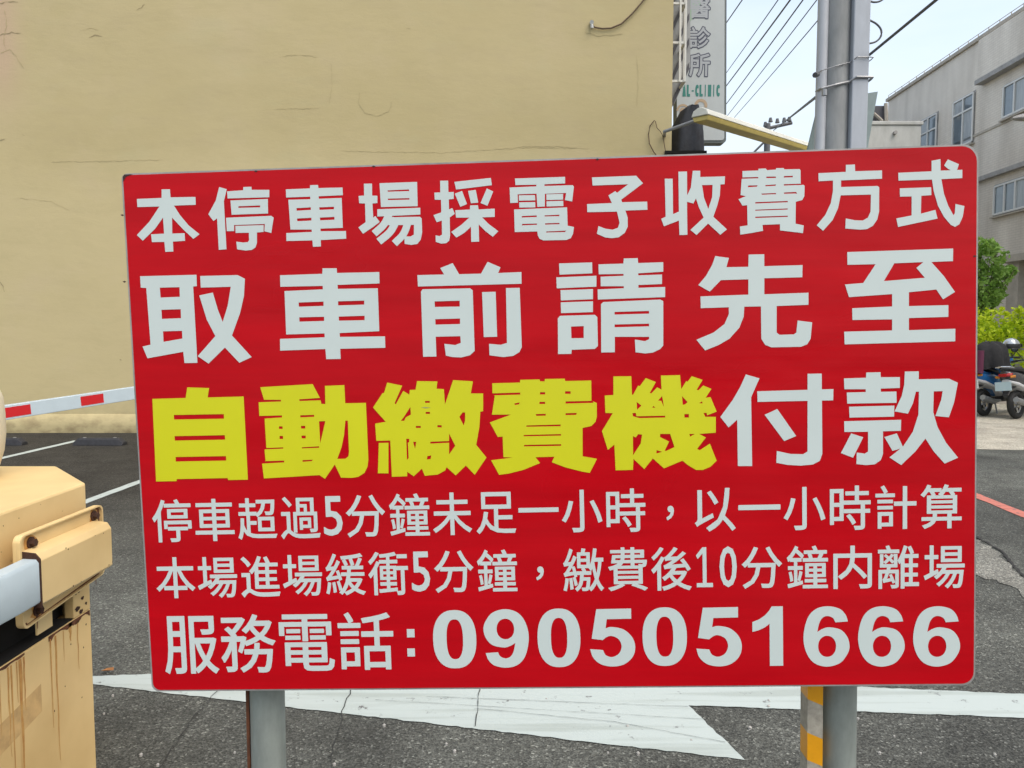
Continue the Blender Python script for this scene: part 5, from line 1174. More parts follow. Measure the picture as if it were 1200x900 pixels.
# dark tarp hanging at the corner
TY = 11.9
random.seed(5)
t = thing('dark_tarp', 'dark blue grey tarpaulin bunched at the building corner above the sign', 'tarp', tuple(at(806, 180, TY)))
b = MB()
prof_l = [(127, 806, 813), (131, 800, 815), (138, 796, 817), (146, 792, 818), (155, 790, 819), (168, 789, 820), (185, 787, 821), (230, 786, 822)]
rings = []
for y, xa, xb in prof_l:
    ring = []
    for k in range(24):
        a = 2 * PI * k / 24
        cx = (xa + xb) / 2 + 1
        rx = (xb + 8 - xa) / 2 * (1 + 0.22 * noise.noise(Vector((math.cos(a) * 2, math.sin(a) * 2, y * 0.06))))
        p_ = at(cx + math.cos(a) * rx, y, TY)
        ring.append((p_.x, TY + math.sin(a) * 0.22 * (1 + 0.15 * math.sin(5 * a)), p_.z))
    rings.append(ring)
b.loft(rings); b.build('cloth', M['tarp'], t, smooth=True, angle=80)
b = MB(); p_ = at(786, 182, TY - 0.3); b.box((WX - 0.1, WY - 0.06, p_.z - 0.04), (WX + 0.5, WY + 0.9, p_.z - 0.0)); b.build('bracket', M['void'], t)

# light batten
a, c_ = at(820, 134, 10.6), at(944, 173, 13.4)
t = thing('light_batten', 'long light batten with white top and yellow underside above the red sign', 'light', tuple(a))
dv2 = (c_ - a).normalized(); sd = dv2.cross(Vector((0, 0, 1))).normalized(); uv2 = sd.cross(dv2)
def ring2(p_, pts): return [p_ + sd * x + uv2 * z for x, z in pts]
b = MB(); pr = [(-0.13, -0.02), (0.13, -0.02), (0.10, 0.055), (0.03, 0.09), (-0.03, 0.09), (-0.10, 0.055)]
b.loft([ring2(a, pr), ring2(c_, pr)]); b.build('cover', M['lamp_top'], t, bevel=0.01)
pr = [(-0.10, -0.085), (0.10, -0.085), (0.122, -0.022), (-0.122, -0.022)]
b = MB(); b.loft([ring2(a + dv2 * 0.02, pr), ring2(c_ - dv2 * 0.02, pr)]); b.build('diffuser', M['lamp_under'], t, bevel=0.008)
b = MB(); b.tube([a + dv2 * 0.2, a + dv2 * 0.2 + Vector((-0.5, 0.4, -0.1)), (WX, WY + 0.5, a.z - 0.1)], 0.025, 8); b.build('arm', M['steel'], t)

# ------------------------------------------------------------------ utility pole
PY = 9.0
t = thing('utility_pole', 'concrete utility pole flanked by two grey conduits', 'pole', (at(983, 100, PY).x, PY, 0))
xa0, xb0 = at(966, 60, PY).x, at(995.5, 60, PY).x
cxp = (xa0 + xb0) / 2
rp_ = (xb0 - xa0) / 2
b = MB(); b.tube([(cxp - 0.0, PY, 0), (cxp, PY, 4.0), (cxp, PY, 9.5)], [rp_ * 1.06, rp_, rp_ * 0.88], 28); b.build('shaft', M['concrete'], t, smooth=True, angle=50)
for (pa_, pb_, m_, dy) in ((956.5, 969, 'pvc_light', -0.03), (995, 1014, 'pvc', -0.09)):
    x0_, x1_ = at(pa_, 90, PY + dy).x, at(pb_, 90, PY + dy).x
    b = MB(); r_ = (x1_ - x0_) / 2
    if m_ == 'pvc':
        b.box((x0_, PY + dy - r_, 0), (x1_, PY + dy + r_, 9.4)); b.build('conduit', M[m_], t, bevel=0.012)
    else:
        b.tube([((x0_ + x1_) / 2, PY + dy, 0), ((x0_ + x1_) / 2, PY + dy, 9.2)], r_, 16); b.build('conduit', M[m_], t, smooth=True, angle=50)
def strap(yl, yr, r_):
    zl, zr = at(960, yl, PY).z, at(1012, yr, PY).z
    xs2, xe2 = at(956, 90, PY).x, at(1014.5, 90, PY).x
    fy = PY - 0.24
    b = MB(); b.tube([(xs2, PY - 0.02, zl), (xs2 + 0.02, PY - 0.13, zl), (cxp - rp_ * 0.5, PY - rp_ - 0.012, zl * 0.7 + zr * 0.3), (cxp + rp_ * 0.6, PY - rp_ - 0.006, zl * 0.35 + zr * 0.65), (at(995, 90, PY).x, PY - 0.2, zr), (xe2 - 0.005, PY - 0.192, zr), (xe2 + 0.004, PY - 0.12, zr), (xe2 + 0.004, PY + 0.02, zr)], r_, 6)
    return b.build('strap', M['steel'], t)
strap(108, 97, 0.014)
strap(87, 74, 0.006)
b = MB(); b.tube([at(958, 87, PY - 0.18), at(955, 88, PY - 0.24)], 0.03, 8); b.build('insulator', M['wire'], t)
b = MB(); b.tube([at(966, 105, PY - 0.2), at(966, 112, PY - 0.2)], 0.03, 8); b.build('clamp', M['steel'], t)

# plate fixed behind the pole
t = thing('street_plate', 'tilted grey green metal plate mounted behind the utility pole', 'plate', tuple(at(990, 175, PY + 0.6)))
b = MB(); b.prism([at(945, 180, PY + 0.6), at(1014, 190, PY + 0.6), at(1029, 107, PY + 0.6), at(960, 118, PY + 0.6)], (0, 0.03, 0)); b.build('panel', M['signback'], t, bevel=0.004)
b = MB(); q = at(985, 200, PY + 0.7); b.tube([(q.x, PY + 0.68, 0), (q.x, PY + 0.68, 4.4)], 0.04, 10); b.build('stem', M['steel'], t)

# wires
def smooth3(pts, k=6):
    P_ = [Vector(p_) for p_ in pts]; P_ = [P_[0] * 2 - P_[1]] + P_ + [P_[-1] * 2 - P_[-2]]
    o_ = []
    for i in range(1, len(P_) - 2):
        p0, p1, p2, p3 = P_[i - 1:i + 3]
        for q in range(k):
            t_ = q / k
            o_.append(0.5 * ((2 * p1) + (-p0 + p2) * t_ + (2 * p0 - 5 * p1 + 4 * p2 - p3) * t_ * t_ + (-p0 + 3 * p1 - 3 * p2 + p3) * t_ ** 3))
    return o_ + [P_[-2]]
def wire(name, label, pts, r_, group=None):
    b = MB(); ctr_ = pts[0]
    out_ = []
    for i in range(len(pts) - 1):
        for k in range(8):
            out_.append(Vector(pts[i]).lerp(Vector(pts[i + 1]), k / 8))
    out_.append(Vector(pts[-1]))
    b.tube(out_, r_, 6)
    o_ = b.build(name, M['wire'], org=tuple(pts[0]))
    tag(o_, label, 'wire', group)
    return o_
gw = 'overhead wires crossing the sky'
def sky_wire(p0, p1, label, r_, sag=0.12):
    # p0 = upper right (near), p1 = lower left (far): pixel directions, real depths
    A, Bv = at(*p0, 14.0), at(*p1, 42.0)
    k = (A - Bv)
    A2 = A + k * 0.45
    pts = []
    for i in range(13):
        s_ = i / 12
        q = A2.lerp(Bv, s_)
        q.z -= 4 * sag * s_ * (1 - s_)
        pts.append(tuple(q))
    return wire('overhead_wire', label, pts, r_, gw)
sky_wire((865, 0), (790, 110), 'leftmost overhead wire, just right of the clinic sign top', 0.011)
sky_wire((907, 0), (820, 126), 'second overhead wire from the clinic sign', 0.010)
sky_wire((921, 0), (812, 150), 'third overhead wire from the clinic sign, thickest', 0.016)
sky_wire((936, 0), (806, 180), 'fourth overhead wire from the clinic sign', 0.013)
sky_wire((952, 0), (812, 185), 'fifth overhead wire from the clinic sign', 0.010)
sky_wire((961, 14), (835, 165), 'overhead wire nearest to the left side of the utility pole', 0.010)
pp = Vector((cxp - rp_, PY - 0.05, at(966, 107, PY).z))
pr_ = Vector((at(1014, 68, PY).x, PY - 0.1, at(1014, 68, PY).z))
wire('overhead_wire', 'thick service cable rising to the right from the utility pole', [tuple(pr_ + (at(1097, 0, 7.4) - pr_) * k) for k in (0, 0.5, 1.0, 1.6, 2.2)], 0.015, gw)
far = at(905, 154, 40)
wire('overhead_wire', 'cable sloping down from the pole strap to the distant pole', [tuple(pp.lerp(far, k)) for k in (0, 0.3, 0.6, 1)], 0.02, gw)
b = MB(); b.tube(smooth3([at(x, y, PY) for x, y in ((1014, 20), (1018, 23), (1027, 28), (1032.5, 35), (1032, 43), (1026, 49), (1016, 51.5))]), 0.011, 6)
o = b.build('cable_loop', M['wire'], org=tuple(at(1014, 20, PY)), smooth=True); tag(o, 'loose cable loop sticking out from the right conduit of the pole', 'cable')
b = MB(); b.tube(smooth3([at(x, y, PY) for x, y in ((1014, -6), (1018, 0), (1024, 2.5), (1032, 1), (1040, -6), (1046, -16))]), 0.011, 6)
o = b.build('cable_loop', M['wire'], org=tuple(at(1014, -6, PY)), smooth=True); tag(o, 'cable bight at the very top edge right of the utility pole', 'cable')

# distant pole
t = thing('distant_pole', 'distant dark utility pole with a crossarm and insulators seen over the sign', 'pole', (far.x, 40, 0))
b = MB(); b.tube([(far.x - 0.25, 40, 0), (far.x - 0.25, 40, at(900, 145, 40).z)], [0.22, 0.15], 12); b.build('shaft', M['wire'], t, smooth=True)
b = MB(); b.tube([at(893, 152, 40), at(928, 144, 40)], 0.09, 6); b.build('crossarm', M['wire'], t)
b = MB(); b.tube([at(884, 178, 40), at(902, 160, 40)], 0.06, 6); b.build('brace', M['wire'], t)
for x, y in ((897, 148), (903, 143), (911, 144), (919, 143), (925, 142)):
    b = MB(); b.tube([at(x, y, 40), at(x, y - 5, 40)], [0.12, 0.07], 8); b.build('insulator', M['wire'], t)

# ------------------------------------------------------------------ tiled building on the right
FA = 0.038                             # its front runs almost along the view
def fx(Y): return 15.0 + FA * Y
def fpt(px, py):
    """point on the facade seen at a pixel"""
    r_ = ray(px, py)
    s_ = 15.0 / (r_.x - FA * r_.y)
    return Vector((0, 0, CZ)) + r_ * s_
Yend = fpt(1041, 121).y
Ztop = fpt(1150, 46.5).z
YN = 6.0
t = thing('tiled_building', 'three storey beige tiled building running away on the right', 'building', (fx(20), 20, 0))
b = MB()
b.add([(fx(YN), YN, 0), (fx(Yend), Yend, 0), (fx(Yend), Yend, Ztop), (fx(YN), YN, Ztop),
       (fx(YN) + 14, YN, 0), (fx(Yend) + 14, Yend, 0), (fx(Yend) + 14, Yend, Ztop), (fx(YN) + 14, YN, Ztop)],
      [(1, 0, 3, 2), (4, 5, 6, 7), (0, 4, 7, 3), (5, 1, 2, 6), (3, 7, 6, 2)])
b.build('wall', M['tiles'], t)
def fbox(Y0, Y1, z0, z1, d0, d1, name, m, parent=None, bev=0):
    """box on the facade: d0..d1 metres out from it (towards the street)"""
    b = MB()
    b.prism([(fx(Y0) - d0, Y0, z0), (fx(Y1) - d0, Y1, z0), (fx(Y1) - d1, Y1, z0), (fx(Y0) - d1, Y0, z0)], (0, 0, z1 - z0))
    return b.build(name, m, parent or t, bevel=bev)
fbox(YN, Yend + 0.1, Ztop, Ztop + 0.12, -0.3, 0.08, 'coping', M['trim'])
# railing along the roof edge
b = MB()
for k in range(46):
    Y_ = YN + (Yend - YN) * k / 45
    b.box((fx(Y_) - 0.01, Y_ - 0.01, Ztop + 0.12), (fx(Y_) + 0.01, Y_ + 0.01, Ztop + 0.24))
b.tube([(fx(YN), YN, Ztop + 0.25), (fx(Yend), Yend, Ztop + 0.25)], 0.012, 6)
b.build('roof_rail', M['trim'], t)
Yc = fpt(1151.5, 98).y
zc1 = fpt(1151.5, 98).z
fbox(YN, Yc, zc1 - 0.06, zc1 + 0.09, 0, 0.28, 'ledge', M['dark_trim'])
fbox(YN, Yc - 0.01, zc1 + 0.091, Ztop - 0.1, 0, 0.20, 'upper_bay', M['tiles'])
zc2 = fpt(1148, 211).z
fbox(YN, Yend, zc2 - 0.08, zc2 + 0.06, 0, 0.16, 'string_course', M['dark_trim'])
zc3 = fpt(1147, 157).z
fbox(YN, Yend, zc3 - 0.04, zc3 + 0.04, 0, 0.03, 'string_course', M['trim'])
def window(pxa, pxb, ytop, ybot, cols, rows, cur=()):
    """pxa..pxb: image columns of the far and near jamb; ytop, ybot rows at the near jamb"""
    a_, c_ = fpt(pxa, 150), fpt(pxb, 150)
    z1, z0 = fpt(pxb, ytop).z, fpt(pxb, ybot).z
    Ya, Yb = c_.y, a_.y          # near, far
    w_ = fbox(Ya - 0.07, Yb + 0.07, z0 - 0.07, z1 + 0.07, 0, 0.012, 'window', M['dark_trim'])
    H_, W_ = z1 - z0, Yb - Ya
    fr = 0.06
    def bx(Y0, Y1, za, zb, d0, d1, nm, m):
        return fbox(Y0, Y1, za, zb, d0, d1, nm, m, w_)
    w_['_o'] = t['_o']
    for k in range(cols):
        ya, yb = Ya + W_ * k / cols, Ya + W_ * (k + 1) / cols
        zz = z0
        for j, rr in enumerate(rows):
            zb = zz + H_ * rr
            bx(ya + 0.03, yb - 0.03, zz + 0.03, zb - 0.03, 0.014, 0.03, 'pane', M['curtain'] if (k, j) in cur else M['glass'])
            zz = zb
    for k in range(cols + 1):
        yk = Ya + W_ * k / cols
        bx(yk - 0.03, yk + 0.03, z0, z1, 0.031, 0.07, 'mullion', M['frame'])
    zz = z0
    for j, rr in enumerate(list(rows) + [0]):
        bx(Ya + 0.03, Yb - 0.03, zz - 0.03, zz + 0.03, 0.032, 0.066, 'rail', M['frame'])
        zz += H_ * rr
    bx(Ya - 0.1, Yb + 0.1, z0 - 0.12, z0 - 0.071, 0.0, 0.12, 'sill', M['trim'])
    return w_
window(1079, 1098.5, 133, 176, 2, (0.62, 0.38), {(1, 1)})
window(1118, 1141, 109, 165, 2, (0.7, 0.3), {(0, 0), (1, 1)})
window(1176, 1216, 82, 120, 3, (1.0,), {(1, 0)})
window(1170, 1208, 206, 241, 3, (1.0,), {(0, 0)})
window(1092, 1106, 232, 262, 2, (1.0,), {(0, 0)})
window(1118, 1138, 224, 256, 2, (1.0,), {(1, 0)})
# entrance pilaster and dark doorway at the right edge
Yd = fpt(1195, 350).y
fbox(Yd - 2.6, Yd - 0.25, 0.0, fpt(1195, 312).z, 0, 0.01, 'doorway', M['dark_trim'])
fbox(Yd - 0.24, Yd + 0.35, 0.0, fpt(1190, 308).z, 0, 0.22, 'pilaster', M['trim'])
fbox(Yd - 2.9, Yd + 0.6, fpt(1190, 308).z + 0.001, fpt(1190, 300).z, 0, 0.42, 'lintel', M['trim'])

# pale stair tower in front of the far end
t = thing('stair_tower', 'pale concrete rooftop block between the utility pole and the tiled building', 'building', (12.4, 25.5, 0))
x0_, x1_ = at(1019, 150, 25).x, at(1080, 150, 25).x
zt_ = at(1030, 142, 25).z
b = MB(); b.box((x0_ - 0.1, 25, 0), (x1_, 29, zt_ - 0.12)); b.build('wall', M['white_conc'], t, bevel=0.03)
b = MB(); b.box((x0_ - 0.14, 24.96, zt_ - 0.118), (x1_ + 0.04, 29.04, zt_)); b.build('coping', M['white_conc'], t, bevel=0.02)
p_ = at(1048, 156, 24.999); b = MB(); b.tube([(p_.x, 24.998, p_.z), (p_.x, 24.9, p_.z)], 0.06, 10); b.build('vent', M['dark_trim'], t)
t = thing('dark_rooftop_shed', 'small dark shed roof behind the pale block beside the pole', 'shed', (at(1032, 140, 31).x, 31, 0))
x0_, x1_ = at(1022, 130, 31).x, at(1039, 130, 31).x
b = MB(); b.box((x0_, 31, 0), (x1_, 33, at(1030, 124, 31).z)); b.build('wall', M['awn_dark'], t)
b = MB(); b.tube([at(1024, 133, 30.9), at(1034, 142, 30.9)], 0.06, 6); b.tube([at(1038, 121, 30.9), at(1038.6, 142, 30.9)], 0.07, 6); b.build('pipe', M['trim'], t)

# street lamp head at the right edge
t = thing('street_lamp', 'dark oval street lamp head entering at the right edge before the tiled building', 'street lamp', (at(1215, 140, 13).x + 1.4, 13, 0))
c_ = at(1203, 139, 13)
b = MB(); rings = []
for k in range(9):
    s_ = k / 8
    rx = math.sin(PI * (0.06 + 0.88 * s_)) ** 0.7
    rings.append([(c_.x - 0.24 + 0.55 * s_, c_.y + math.cos(a) * 0.11 * rx, c_.z + 0.03 * s_ + (math.sin(a) * 0.075 * rx if math.sin(a) > 0 else math.sin(a) * 0.05 * rx)) for a in [2 * PI * j / 14 for j in range(14)]])
b.loft(rings); b.build('lamp_head', M['dark_trim'], t, smooth=True)
b = MB(); b.tube([(c_.x + 0.3, 13, c_.z + 0.03), (c_.x + 0.9, 13, c_.z), (c_.x + 1.4, 13, c_.z - 0.3)], 0.035, 8); b.build('arm', M['steel'], t)
b = MB(); b.tube([(c_.x + 1.4, 13, 0), (c_.x + 1.4, 13, c_.z - 0.25)], 0.06, 12); b.build('pole', M['steel'], t)

# ------------------------------------------------------------------ planting
random.seed(21)
t = thing('hedge', 'bright yellow green clipped hedge behind the parked scooters', 'hedge', (11.5, 16.6, 0))
b = MB()
for i in range(30):
    cx = 9.3 + i * 0.19
    leaves(b, (cx, 16.6 + random.uniform(-0.2, 0.2), random.uniform(1.35, 1.55)), (0.30, 0.45, 0.36), 190, 0.11, shell=0.35)
    leaves(b, (cx, 16.6, 0.85), (0.28, 0.4, 0.42), 80, 0.11)
for _ in range(60):
    x = random.uniform(9.2, 15); leaves(b, (x, 16.5, random.uniform(1.75, 2.0)), (0.09, 0.12, 0.11), 18, 0.1)
b.build('foliage', M['leaf_yellow'], t)
b = MB()
for i in range(16):
    x = 9.4 + i * 0.36
    b.tube([(x, 16.6, 0), (x + random.uniform(-0.1, 0.1), 16.6, 0.8), (x + random.uniform(-0.2, 0.2), 16.6, 1.5)], [0.025, 0.018, 0.008], 6)
b.build('stems', M['bark'], t)
t = thing('small_tree', 'small leafy green tree at the right edge of the red sign', 'tree', (10.75, 17.6, 0))
b = MB()
clumps = [(10.55, 2.5, 0.42), (10.95, 2.75, 0.40), (10.45, 2.95, 0.34), (10.85, 3.15, 0.36), (10.62, 3.42, 0.26), (11.25, 2.75, 0.26), (10.3, 2.55, 0.3), (11.1, 2.45, 0.26), (10.9, 2.3, 0.3), (11.42, 2.9, 0.14), (11.0, 3.4, 0.16), (10.3, 2.2, 0.3), (10.7, 2.1, 0.3)]
for x, z, r_ in clumps:
    leaves(b, (x, 17.6 + random.uniform(-0.2, 0.2), z), (r_, r_, r_ * 0.85), int(620 * r_), 0.12, shell=0.45)
b.build('crown', M['leaf'], t)
b = MB(); b.tube([(10.75, 17.6, 0), (10.72, 17.6, 0.9), (10.78, 17.6, 1.8), (10.7, 17.6, 2.6)], [0.06, 0.05, 0.035, 0.015], 8)
for x, z, r_ in clumps:
    b.tube([(10.75, 17.6, 1.3 + 0.3 * (z - 2)), ((10.75 + x) / 2, 17.6, (1.6 + z) / 2), (x, 17.6, z)], [0.025, 0.015, 0.007], 5)
b.build('trunk', M['bark'], t, smooth=True)
# low kerb of the planting bed
b = MB(); b.prism([(9.0, 15.9, 0), (15.4, 15.6, 0), (15.4, 15.75, 0), (9.0, 16.05, 0)], (0, 0, 0.14))
struct(b.build('kerb', M['trim'], bevel=0.01))

# ------------------------------------------------------------------ scooters
def rrect(cx, cy, cz, hw, hh, axis='x', n_=12, p_=3.0, tilt=0.0):
    """ring in the YZ plane at x = cx: half width hw (y), half height hh (z)"""
    o_ = []
    for k in range(n_):
        a = 2 * PI * k / n_
        c, s_ = math.cos(a), math.sin(a)
        y = hw * math.copysign(abs(c) ** (2 / p_), c)
        z = hh * math.copysign(abs(s_) ** (2 / p_), s_)
        o_.append((cx + tilt * z, cy + y, cz + z))
    return o_
def scooter(body, accent, plate_m, label, x, y, ang, extras=()):
    """local frame: +X forwards, rear wheel axle at x=0; built at origin then turned"""
    t = thing('scooter', label, 'scooter', (0, 0, 0), 'scooters parked by the hedge')
    def bd(b, nm, m, parent=t, **k):
        return b.build(nm, m, parent, **k)
    for wx in (0.0, 1.25):
        b = MB(); rings = []
        n1, n2 = 28, 10
        vs, fs = [], []
        for i in range(n1):
            a = 2 * PI * i / n1
            for j in range(n2):
                c = 2 * PI * j / n2
                rr = 0.195 + 0.05 * math.cos(c)
                vs.append((wx + math.cos(a) * rr, 0.055 * math.sin(c), 0.245 + math.sin(a) * rr))
        for i in range(n1):
            for j in range(n2):
                fs.append((i * n2 + j, ((i + 1) % n1) * n2 + j, ((i + 1) % n1) * n2 + (j + 1) % n2, i * n2 + (j + 1) % n2))
        b.add(vs, fs); wh = bd(b, 'wheel', M['tyre'], smooth=True)
        b = MB(); b.tube([(wx, -0.035, 0.245), (wx, 0.035, 0.245)], 0.05, 14)
        for k in range(5):
            a = 2 * PI * k / 5
            b.tube([(wx, 0, 0.245), (wx + math.cos(a) * 0.15, 0, 0.245 + math.sin(a) * 0.15)], 0.014, 6)
        rim = [(wx + math.cos(2 * PI * k / 20) * 0.15, 0, 0.245 + math.sin(2 * PI * k / 20) * 0.15) for k in range(21)]
        b.tube(rim, 0.018, 6, cap=False)
        bd(b, 'rim', M['chrome'], wh, smooth=True)
    # rear body / side panels
    b = MB()
    b.loft([rrect(-0.33, 0, 0.80, 0.05, 0.03), rrect(-0.27, 0, 0.76, 0.11, 0.075), rrect(-0.10, 0, 0.70, 0.155, 0.125), rrect(0.15, 0, 0.62, 0.17, 0.165), rrect(0.38, 0, 0.54, 0.165, 0.20), rrect(0.50, 0, 0.48, 0.13, 0.17)])
    bd(b, 'side_panel', M[body], smooth=True, angle=60)
    b = MB()
    b.loft([rrect(-0.28, 0, 0.66, 0.06, 0.03), rrect(-0.12, 0, 0.60, 0.158, 0.035), rrect(0.16, 0, 0.50, 0.175, 0.04), rrect(0.40, 0, 0.38, 0.168, 0.045), rrect(0.5, 0, 0.34, 0.14, 0.035)])
    bd(b, 'accent_panel', M[accent], smooth=True)
    b = MB()
    b.loft([rrect(-0.26, 0, 0.855, 0.09, 0.02), rrect(-0.15, 0, 0.86, 0.13, 0.045), rrect(0.05, 0, 0.85, 0.14, 0.055), rrect(0.2, 0, 0.81, 0.135, 0.05), rrect(0.42, 0, 0.77, 0.12, 0.05), rrect(0.5, 0, 0.73, 0.09, 0.03)])
    bd(b, 'seat', M['blackplastic'], smooth=True)
    b = MB(); b.loft([rrect(0.42, 0, 0.30, 0.16, 0.05), rrect(0.7, 0, 0.27, 0.165, 0.045), rrect(0.92, 0, 0.30, 0.15, 0.05)]); bd(b, 'footboard', M['blackplastic'], smooth=True)
    b = MB(); b.loft([rrect(0.86, 0, 0.34, 0.15, 0.04, tilt=-0.3), rrect(0.93, 0, 0.48, 0.19, 0.09, tilt=-0.4), rrect(0.93, 0, 0.66, 0.20, 0.10, tilt=-0.35), rrect(0.87, 0, 0.84, 0.15, 0.07, tilt=-0.3), rrect(0.83, 0, 0.93, 0.08, 0.03, tilt=-0.3)])
    # leg shield: stacked rings are vertical slabs, rebuild as a shaped plate
    b = MB()
    out_ = [(0.13, 0.30), (0.20, 0.42), (0.225, 0.60), (0.20, 0.78), (0.12, 0.93), (-0.12, 0.93), (-0.20, 0.78), (-0.225, 0.60), (-0.20, 0.42), (-0.13, 0.30)]
    ctr_ = [(0.0, 0.32), (0, 0.60), (0, 0.92)]
    fr_ = [(1.0 - (z - 0.3) * 0.22 - abs(y) * 0.35, y, z) for y, z in out_]
    bk_ = [(x_ - 0.05, y * 0.96, z) for x_, y, z in fr_]
    mid = (1.12 - 0.07, 0, 0.6)
    k_ = len(out_)
    b.add(fr_ + bk_ + [(1.08, 0, 0.58), (0.90, 0, 0.60)], [(i, (i + 1) % k_, 2 * k_) for i in range(k_)] + [(k_ + (i + 1) % k_, k_ + i, 2 * k_ + 1) for i in range(k_)] + [(i, k_ + i, k_ + (i + 1) % k_, (i + 1) % k_) for i in range(k_)])
    bd(b, 'leg_shield', M[body], bevel=0.01)
    b = MB(); b.loft([rrect(1.02, 0, 0.51, 0.03, 0.012), rrect(1.12, 0, 0.535, 0.07, 0.02), rrect(1.25, 0, 0.53, 0.075, 0.022), rrect(1.38, 0, 0.47, 0.06, 0.02), rrect(1.48, 0, 0.37, 0.03, 0.012)]); bd(b, 'front_mudguard', M[body], smooth=True)
    b = MB(); b.loft([rrect(-0.34, 0, 0.42, 0.05, 0.012), rrect(-0.24, 0, 0.52, 0.07, 0.016), rrect(-0.05, 0, 0.56, 0.08, 0.016), rrect(0.15, 0, 0.54, 0.07, 0.012)]); bd(b, 'rear_mudguard', M['blackplastic'], smooth=True)
    b = MB()
    for s_ in (-0.06, 0.06):
        b.tube([(1.25, s_, 0.245), (1.12, s_, 0.55), (0.98, s_ * 0.6, 0.82)], 0.02, 8)
    bd(b, 'fork', M['chrome'], smooth=True)
    b = MB(); b.loft([rrect(0.80, 0, 0.98, 0.05, 0.04), rrect(0.86, 0, 0.99, 0.12, 0.07), rrect(0.93, 0, 0.98, 0.14, 0.075), rrect(1.0, 0, 0.96, 0.10, 0.055), rrect(1.04, 0, 0.95, 0.05, 0.03)]); bd(b, 'headlight_cowl', M[body], smooth=True)
    b = MB(); b.tube([(0.72, 0.33, 1.0), (0.80, 0.2, 1.02), (0.86, 0, 1.0), (0.80, -0.2, 1.02), (0.72, -0.33, 1.0)], 0.014, 8); hb = bd(b, 'handlebar', M['blackplastic'], smooth=True)
    for s_ in (-1, 1):
        b = MB(); b.tube([(0.72, 0.34 * s_, 1.0), (0.76, 0.24 * s_, 1.01)], 0.022, 8); bd(b, 'grip', M['blackplastic'], hb, smooth=True)
        b = MB(); b.tube([(0.82, 0.17 * s_, 1.02), (0.84, 0.24 * s_, 1.12), (0.83, 0.29 * s_, 1.2)], 0.007, 6); mi = bd(b, 'mirror', M['blackplastic'], smooth=True)
        b = MB(); b.loft([[(0.82, 0.30 * s_ + math.cos(a) * 0.065, 1.22 + math.sin(a) * 0.045) for a in [2 * PI * k / 16 for k in range(16)]], [(0.855, 0.30 * s_ + math.cos(a) * 0.05, 1.22 + math.sin(a) * 0.033) for a in [2 * PI * k / 16 for k in range(16)]]]); bd(b, 'mirror_shell', M['blackplastic'], mi, smooth=True)
        b = MB(); b.tube([(0.8185, 0.30 * s_, 1.22), (0.817, 0.30 * s_, 1.22)], 0.04, 16); bd(b, 'mirror_glass', M['mirror'], mi)
    b = MB(); b.loft([rrect(-0.345, 0, 0.76, 0.055, 0.02), rrect(-0.31, 0, 0.765, 0.10, 0.035), rrect(-0.26, 0, 0.775, 0.12, 0.03)]); bd(b, 'tail_light', M['taillight'], smooth=True)
    for s_ in (-1, 1):
        b = MB(); b.tube([(-0.30, 0.09 * s_, 0.73), (-0.26, 0.155 * s_, 0.735)], 0.022, 8); bd(b, 'indicator', mat_amber, smooth=True)
    b = MB(); b.box((-0.385, -0.13, 0.50), (-0.378, 0.13, 0.65)); pl = bd(b, 'number_plate', M[plate_m], bevel=0.002)
    b = MB(); b.box((-0.377, -0.02, 0.55), (-0.25, 0.02, 0.6)); bd(b, 'plate_bracket', M['blackplastic'])
    b = MB(); b.tube([(0.35, -0.12, 0.26), (0.05, -0.15, 0.25), (-0.2, -0.165, 0.30), (-0.36, -0.17, 0.34)], [0.02, 0.045, 0.055, 0.045], 12); bd(b, 'exhaust', M['steel'], smooth=True)
    b = MB(); b.tube([(-0.22, 0.12, 0.88), (-0.34, 0.11, 0.90), (-0.38, 0.0, 0.91), (-0.34, -0.11, 0.90), (-0.22, -0.12, 0.88)], 0.012, 8); bd(b, 'grab_rail', M['chrome'], smooth=True)
    b = MB(); b.tube([(0.30, 0.05, 0.3), (0.25, 0.10, 0.02)], 0.012, 6); b.tube([(0.30, -0.05, 0.3), (0.25, -0.10, 0.02)], 0.012, 6); bd(b, 'stand', M['steel'])
    t.location = (x, y, 0)
    t.rotation_euler = (R(-7), 0, ang)
    t.rotation_mode = 'XYZ'
    return t
mat_amber = mat('amber_lens', (0.55, 0.20, 0.02), 0.25)
ANG = R(33)
s1 = scooter('blue', 'white_body', 'plate', 'blue scooter with its seat under a black cloth, next to the red sign edge', 8.42, 13.62, ANG)
s2 = scooter('dark_body', 'white_body', 'plate_blue', 'dark scooter with white lower panels and a pale blue plate right of the blue one', 8.70, 13.16, ANG)
s4 = scooter('red_body', 'dark_body', 'plate', 'dark red scooter mostly hidden behind the right edge of the sign', 8.13, 14.10, ANG)
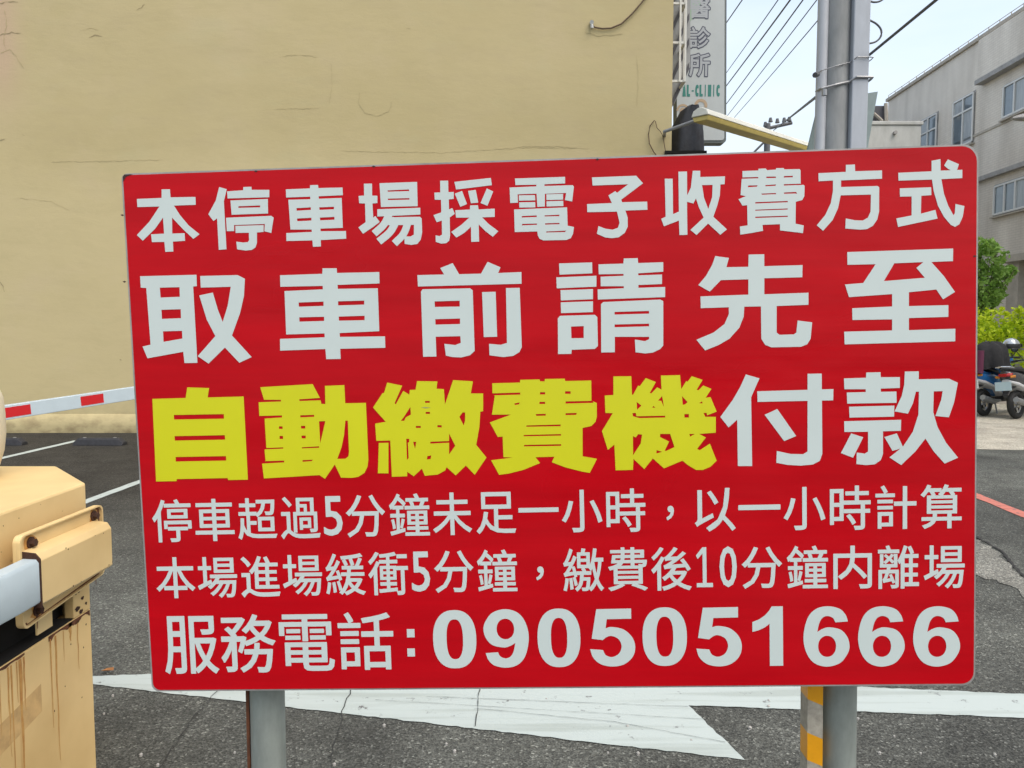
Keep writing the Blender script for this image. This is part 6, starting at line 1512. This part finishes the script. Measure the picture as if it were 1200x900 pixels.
# black cloth draped on the first scooter's seat and rear
cxy = Vector((8.42, 13.62)) + Vector((math.cos(ANG), math.sin(ANG))) * 0.12
b = MB(); rings = []
for z, rx, ry, e in ((0.86, 0.36, 0.27, 0.12), (0.92, 0.38, 0.26, 0.09), (1.02, 0.41, 0.25, 0.05), (1.16, 0.39, 0.23, 0.04), (1.25, 0.34, 0.19, 0.03), (1.30, 0.22, 0.11, 0.02), (1.315, 0.05, 0.03, 0)):
    ring = []
    for k in range(40):
        a = 2 * PI * k / 40
        r_ = 1 + e * math.sin(7 * a + z * 3) + e * 0.7 * math.sin(13 * a)
        lx, ly = math.cos(a) * rx * r_, math.sin(a) * ry * r_
        ring.append((cxy.x + lx * math.cos(ANG) - ly * math.sin(ANG), cxy.y + lx * math.sin(ANG) + ly * math.cos(ANG), z + 0.02 * math.sin(5 * a)))
    rings.append(ring)
b.loft(rings); o = b.build('seat_cloth', M['cloth'], org=(cxy.x, cxy.y, 0.72), smooth=True, angle=70)
tag(o, 'black cloth cover draped over the seat of the blue scooter', 'cover')
# maroon jacket over the cloth's left end
p_ = at(1146, 418, 13.45)
b = MB(); b.loft([[(p_.x + math.cos(a) * 0.08, p_.y + math.sin(a) * 0.12, z) for a in [2 * PI * k / 14 for k in range(14)]] for z in (0.78, 0.86, 1.0, 1.12, 1.17)])
o = b.build('maroon_bag', M['purple'], org=(p_.x, p_.y, 0.78), smooth=True, angle=60, bevel=0.0)
tag(o, 'maroon bag hanging beside the black cloth cover', 'bag')
# helmet resting on the second scooter's seat
def helmet(c):
    t = thing('helmet', 'silver open helmet resting on the dark scooter beside the black cloth', 'helmet', tuple(c))
    b = MB(); rings = []
    for k in range(9):
        e = R(-25 + k * 14)
        rings.append([(c.x + math.cos(a) * 0.145 * math.cos(e), c.y + math.sin(a) * 0.125 * math.cos(e), c.z + 0.135 * math.sin(e)) for a in [2 * PI * j / 20 for j in range(20)]])
    b.loft(rings); b.build('shell', M['helmet'], t, smooth=True, angle=70)
    b = MB(); rings = []
    for k in range(4):
        e = R(-22 + k * 12)
        rings.append([(c.x + math.cos(a) * 0.152 * math.cos(e), c.y + math.sin(a) * 0.132 * math.cos(e), c.z + 0.14 * math.sin(e)) for a in [R(-150 + j * 12) for j in range(11)]])
    k0 = len(b.v)
    n_ = 11
    b.add([p for r_ in rings for p in r_], [(i * n_ + j, i * n_ + j + 1, (i + 1) * n_ + j + 1, (i + 1) * n_ + j) for i in range(3) for j in range(n_ - 1)])
    b.build('visor', M['blackplastic'], t, smooth=True)
helmet(at(1185, 405, 13.75))

for o_ in list(bpy.data.objects):
    if '_o' in o_:
        del o_['_o']
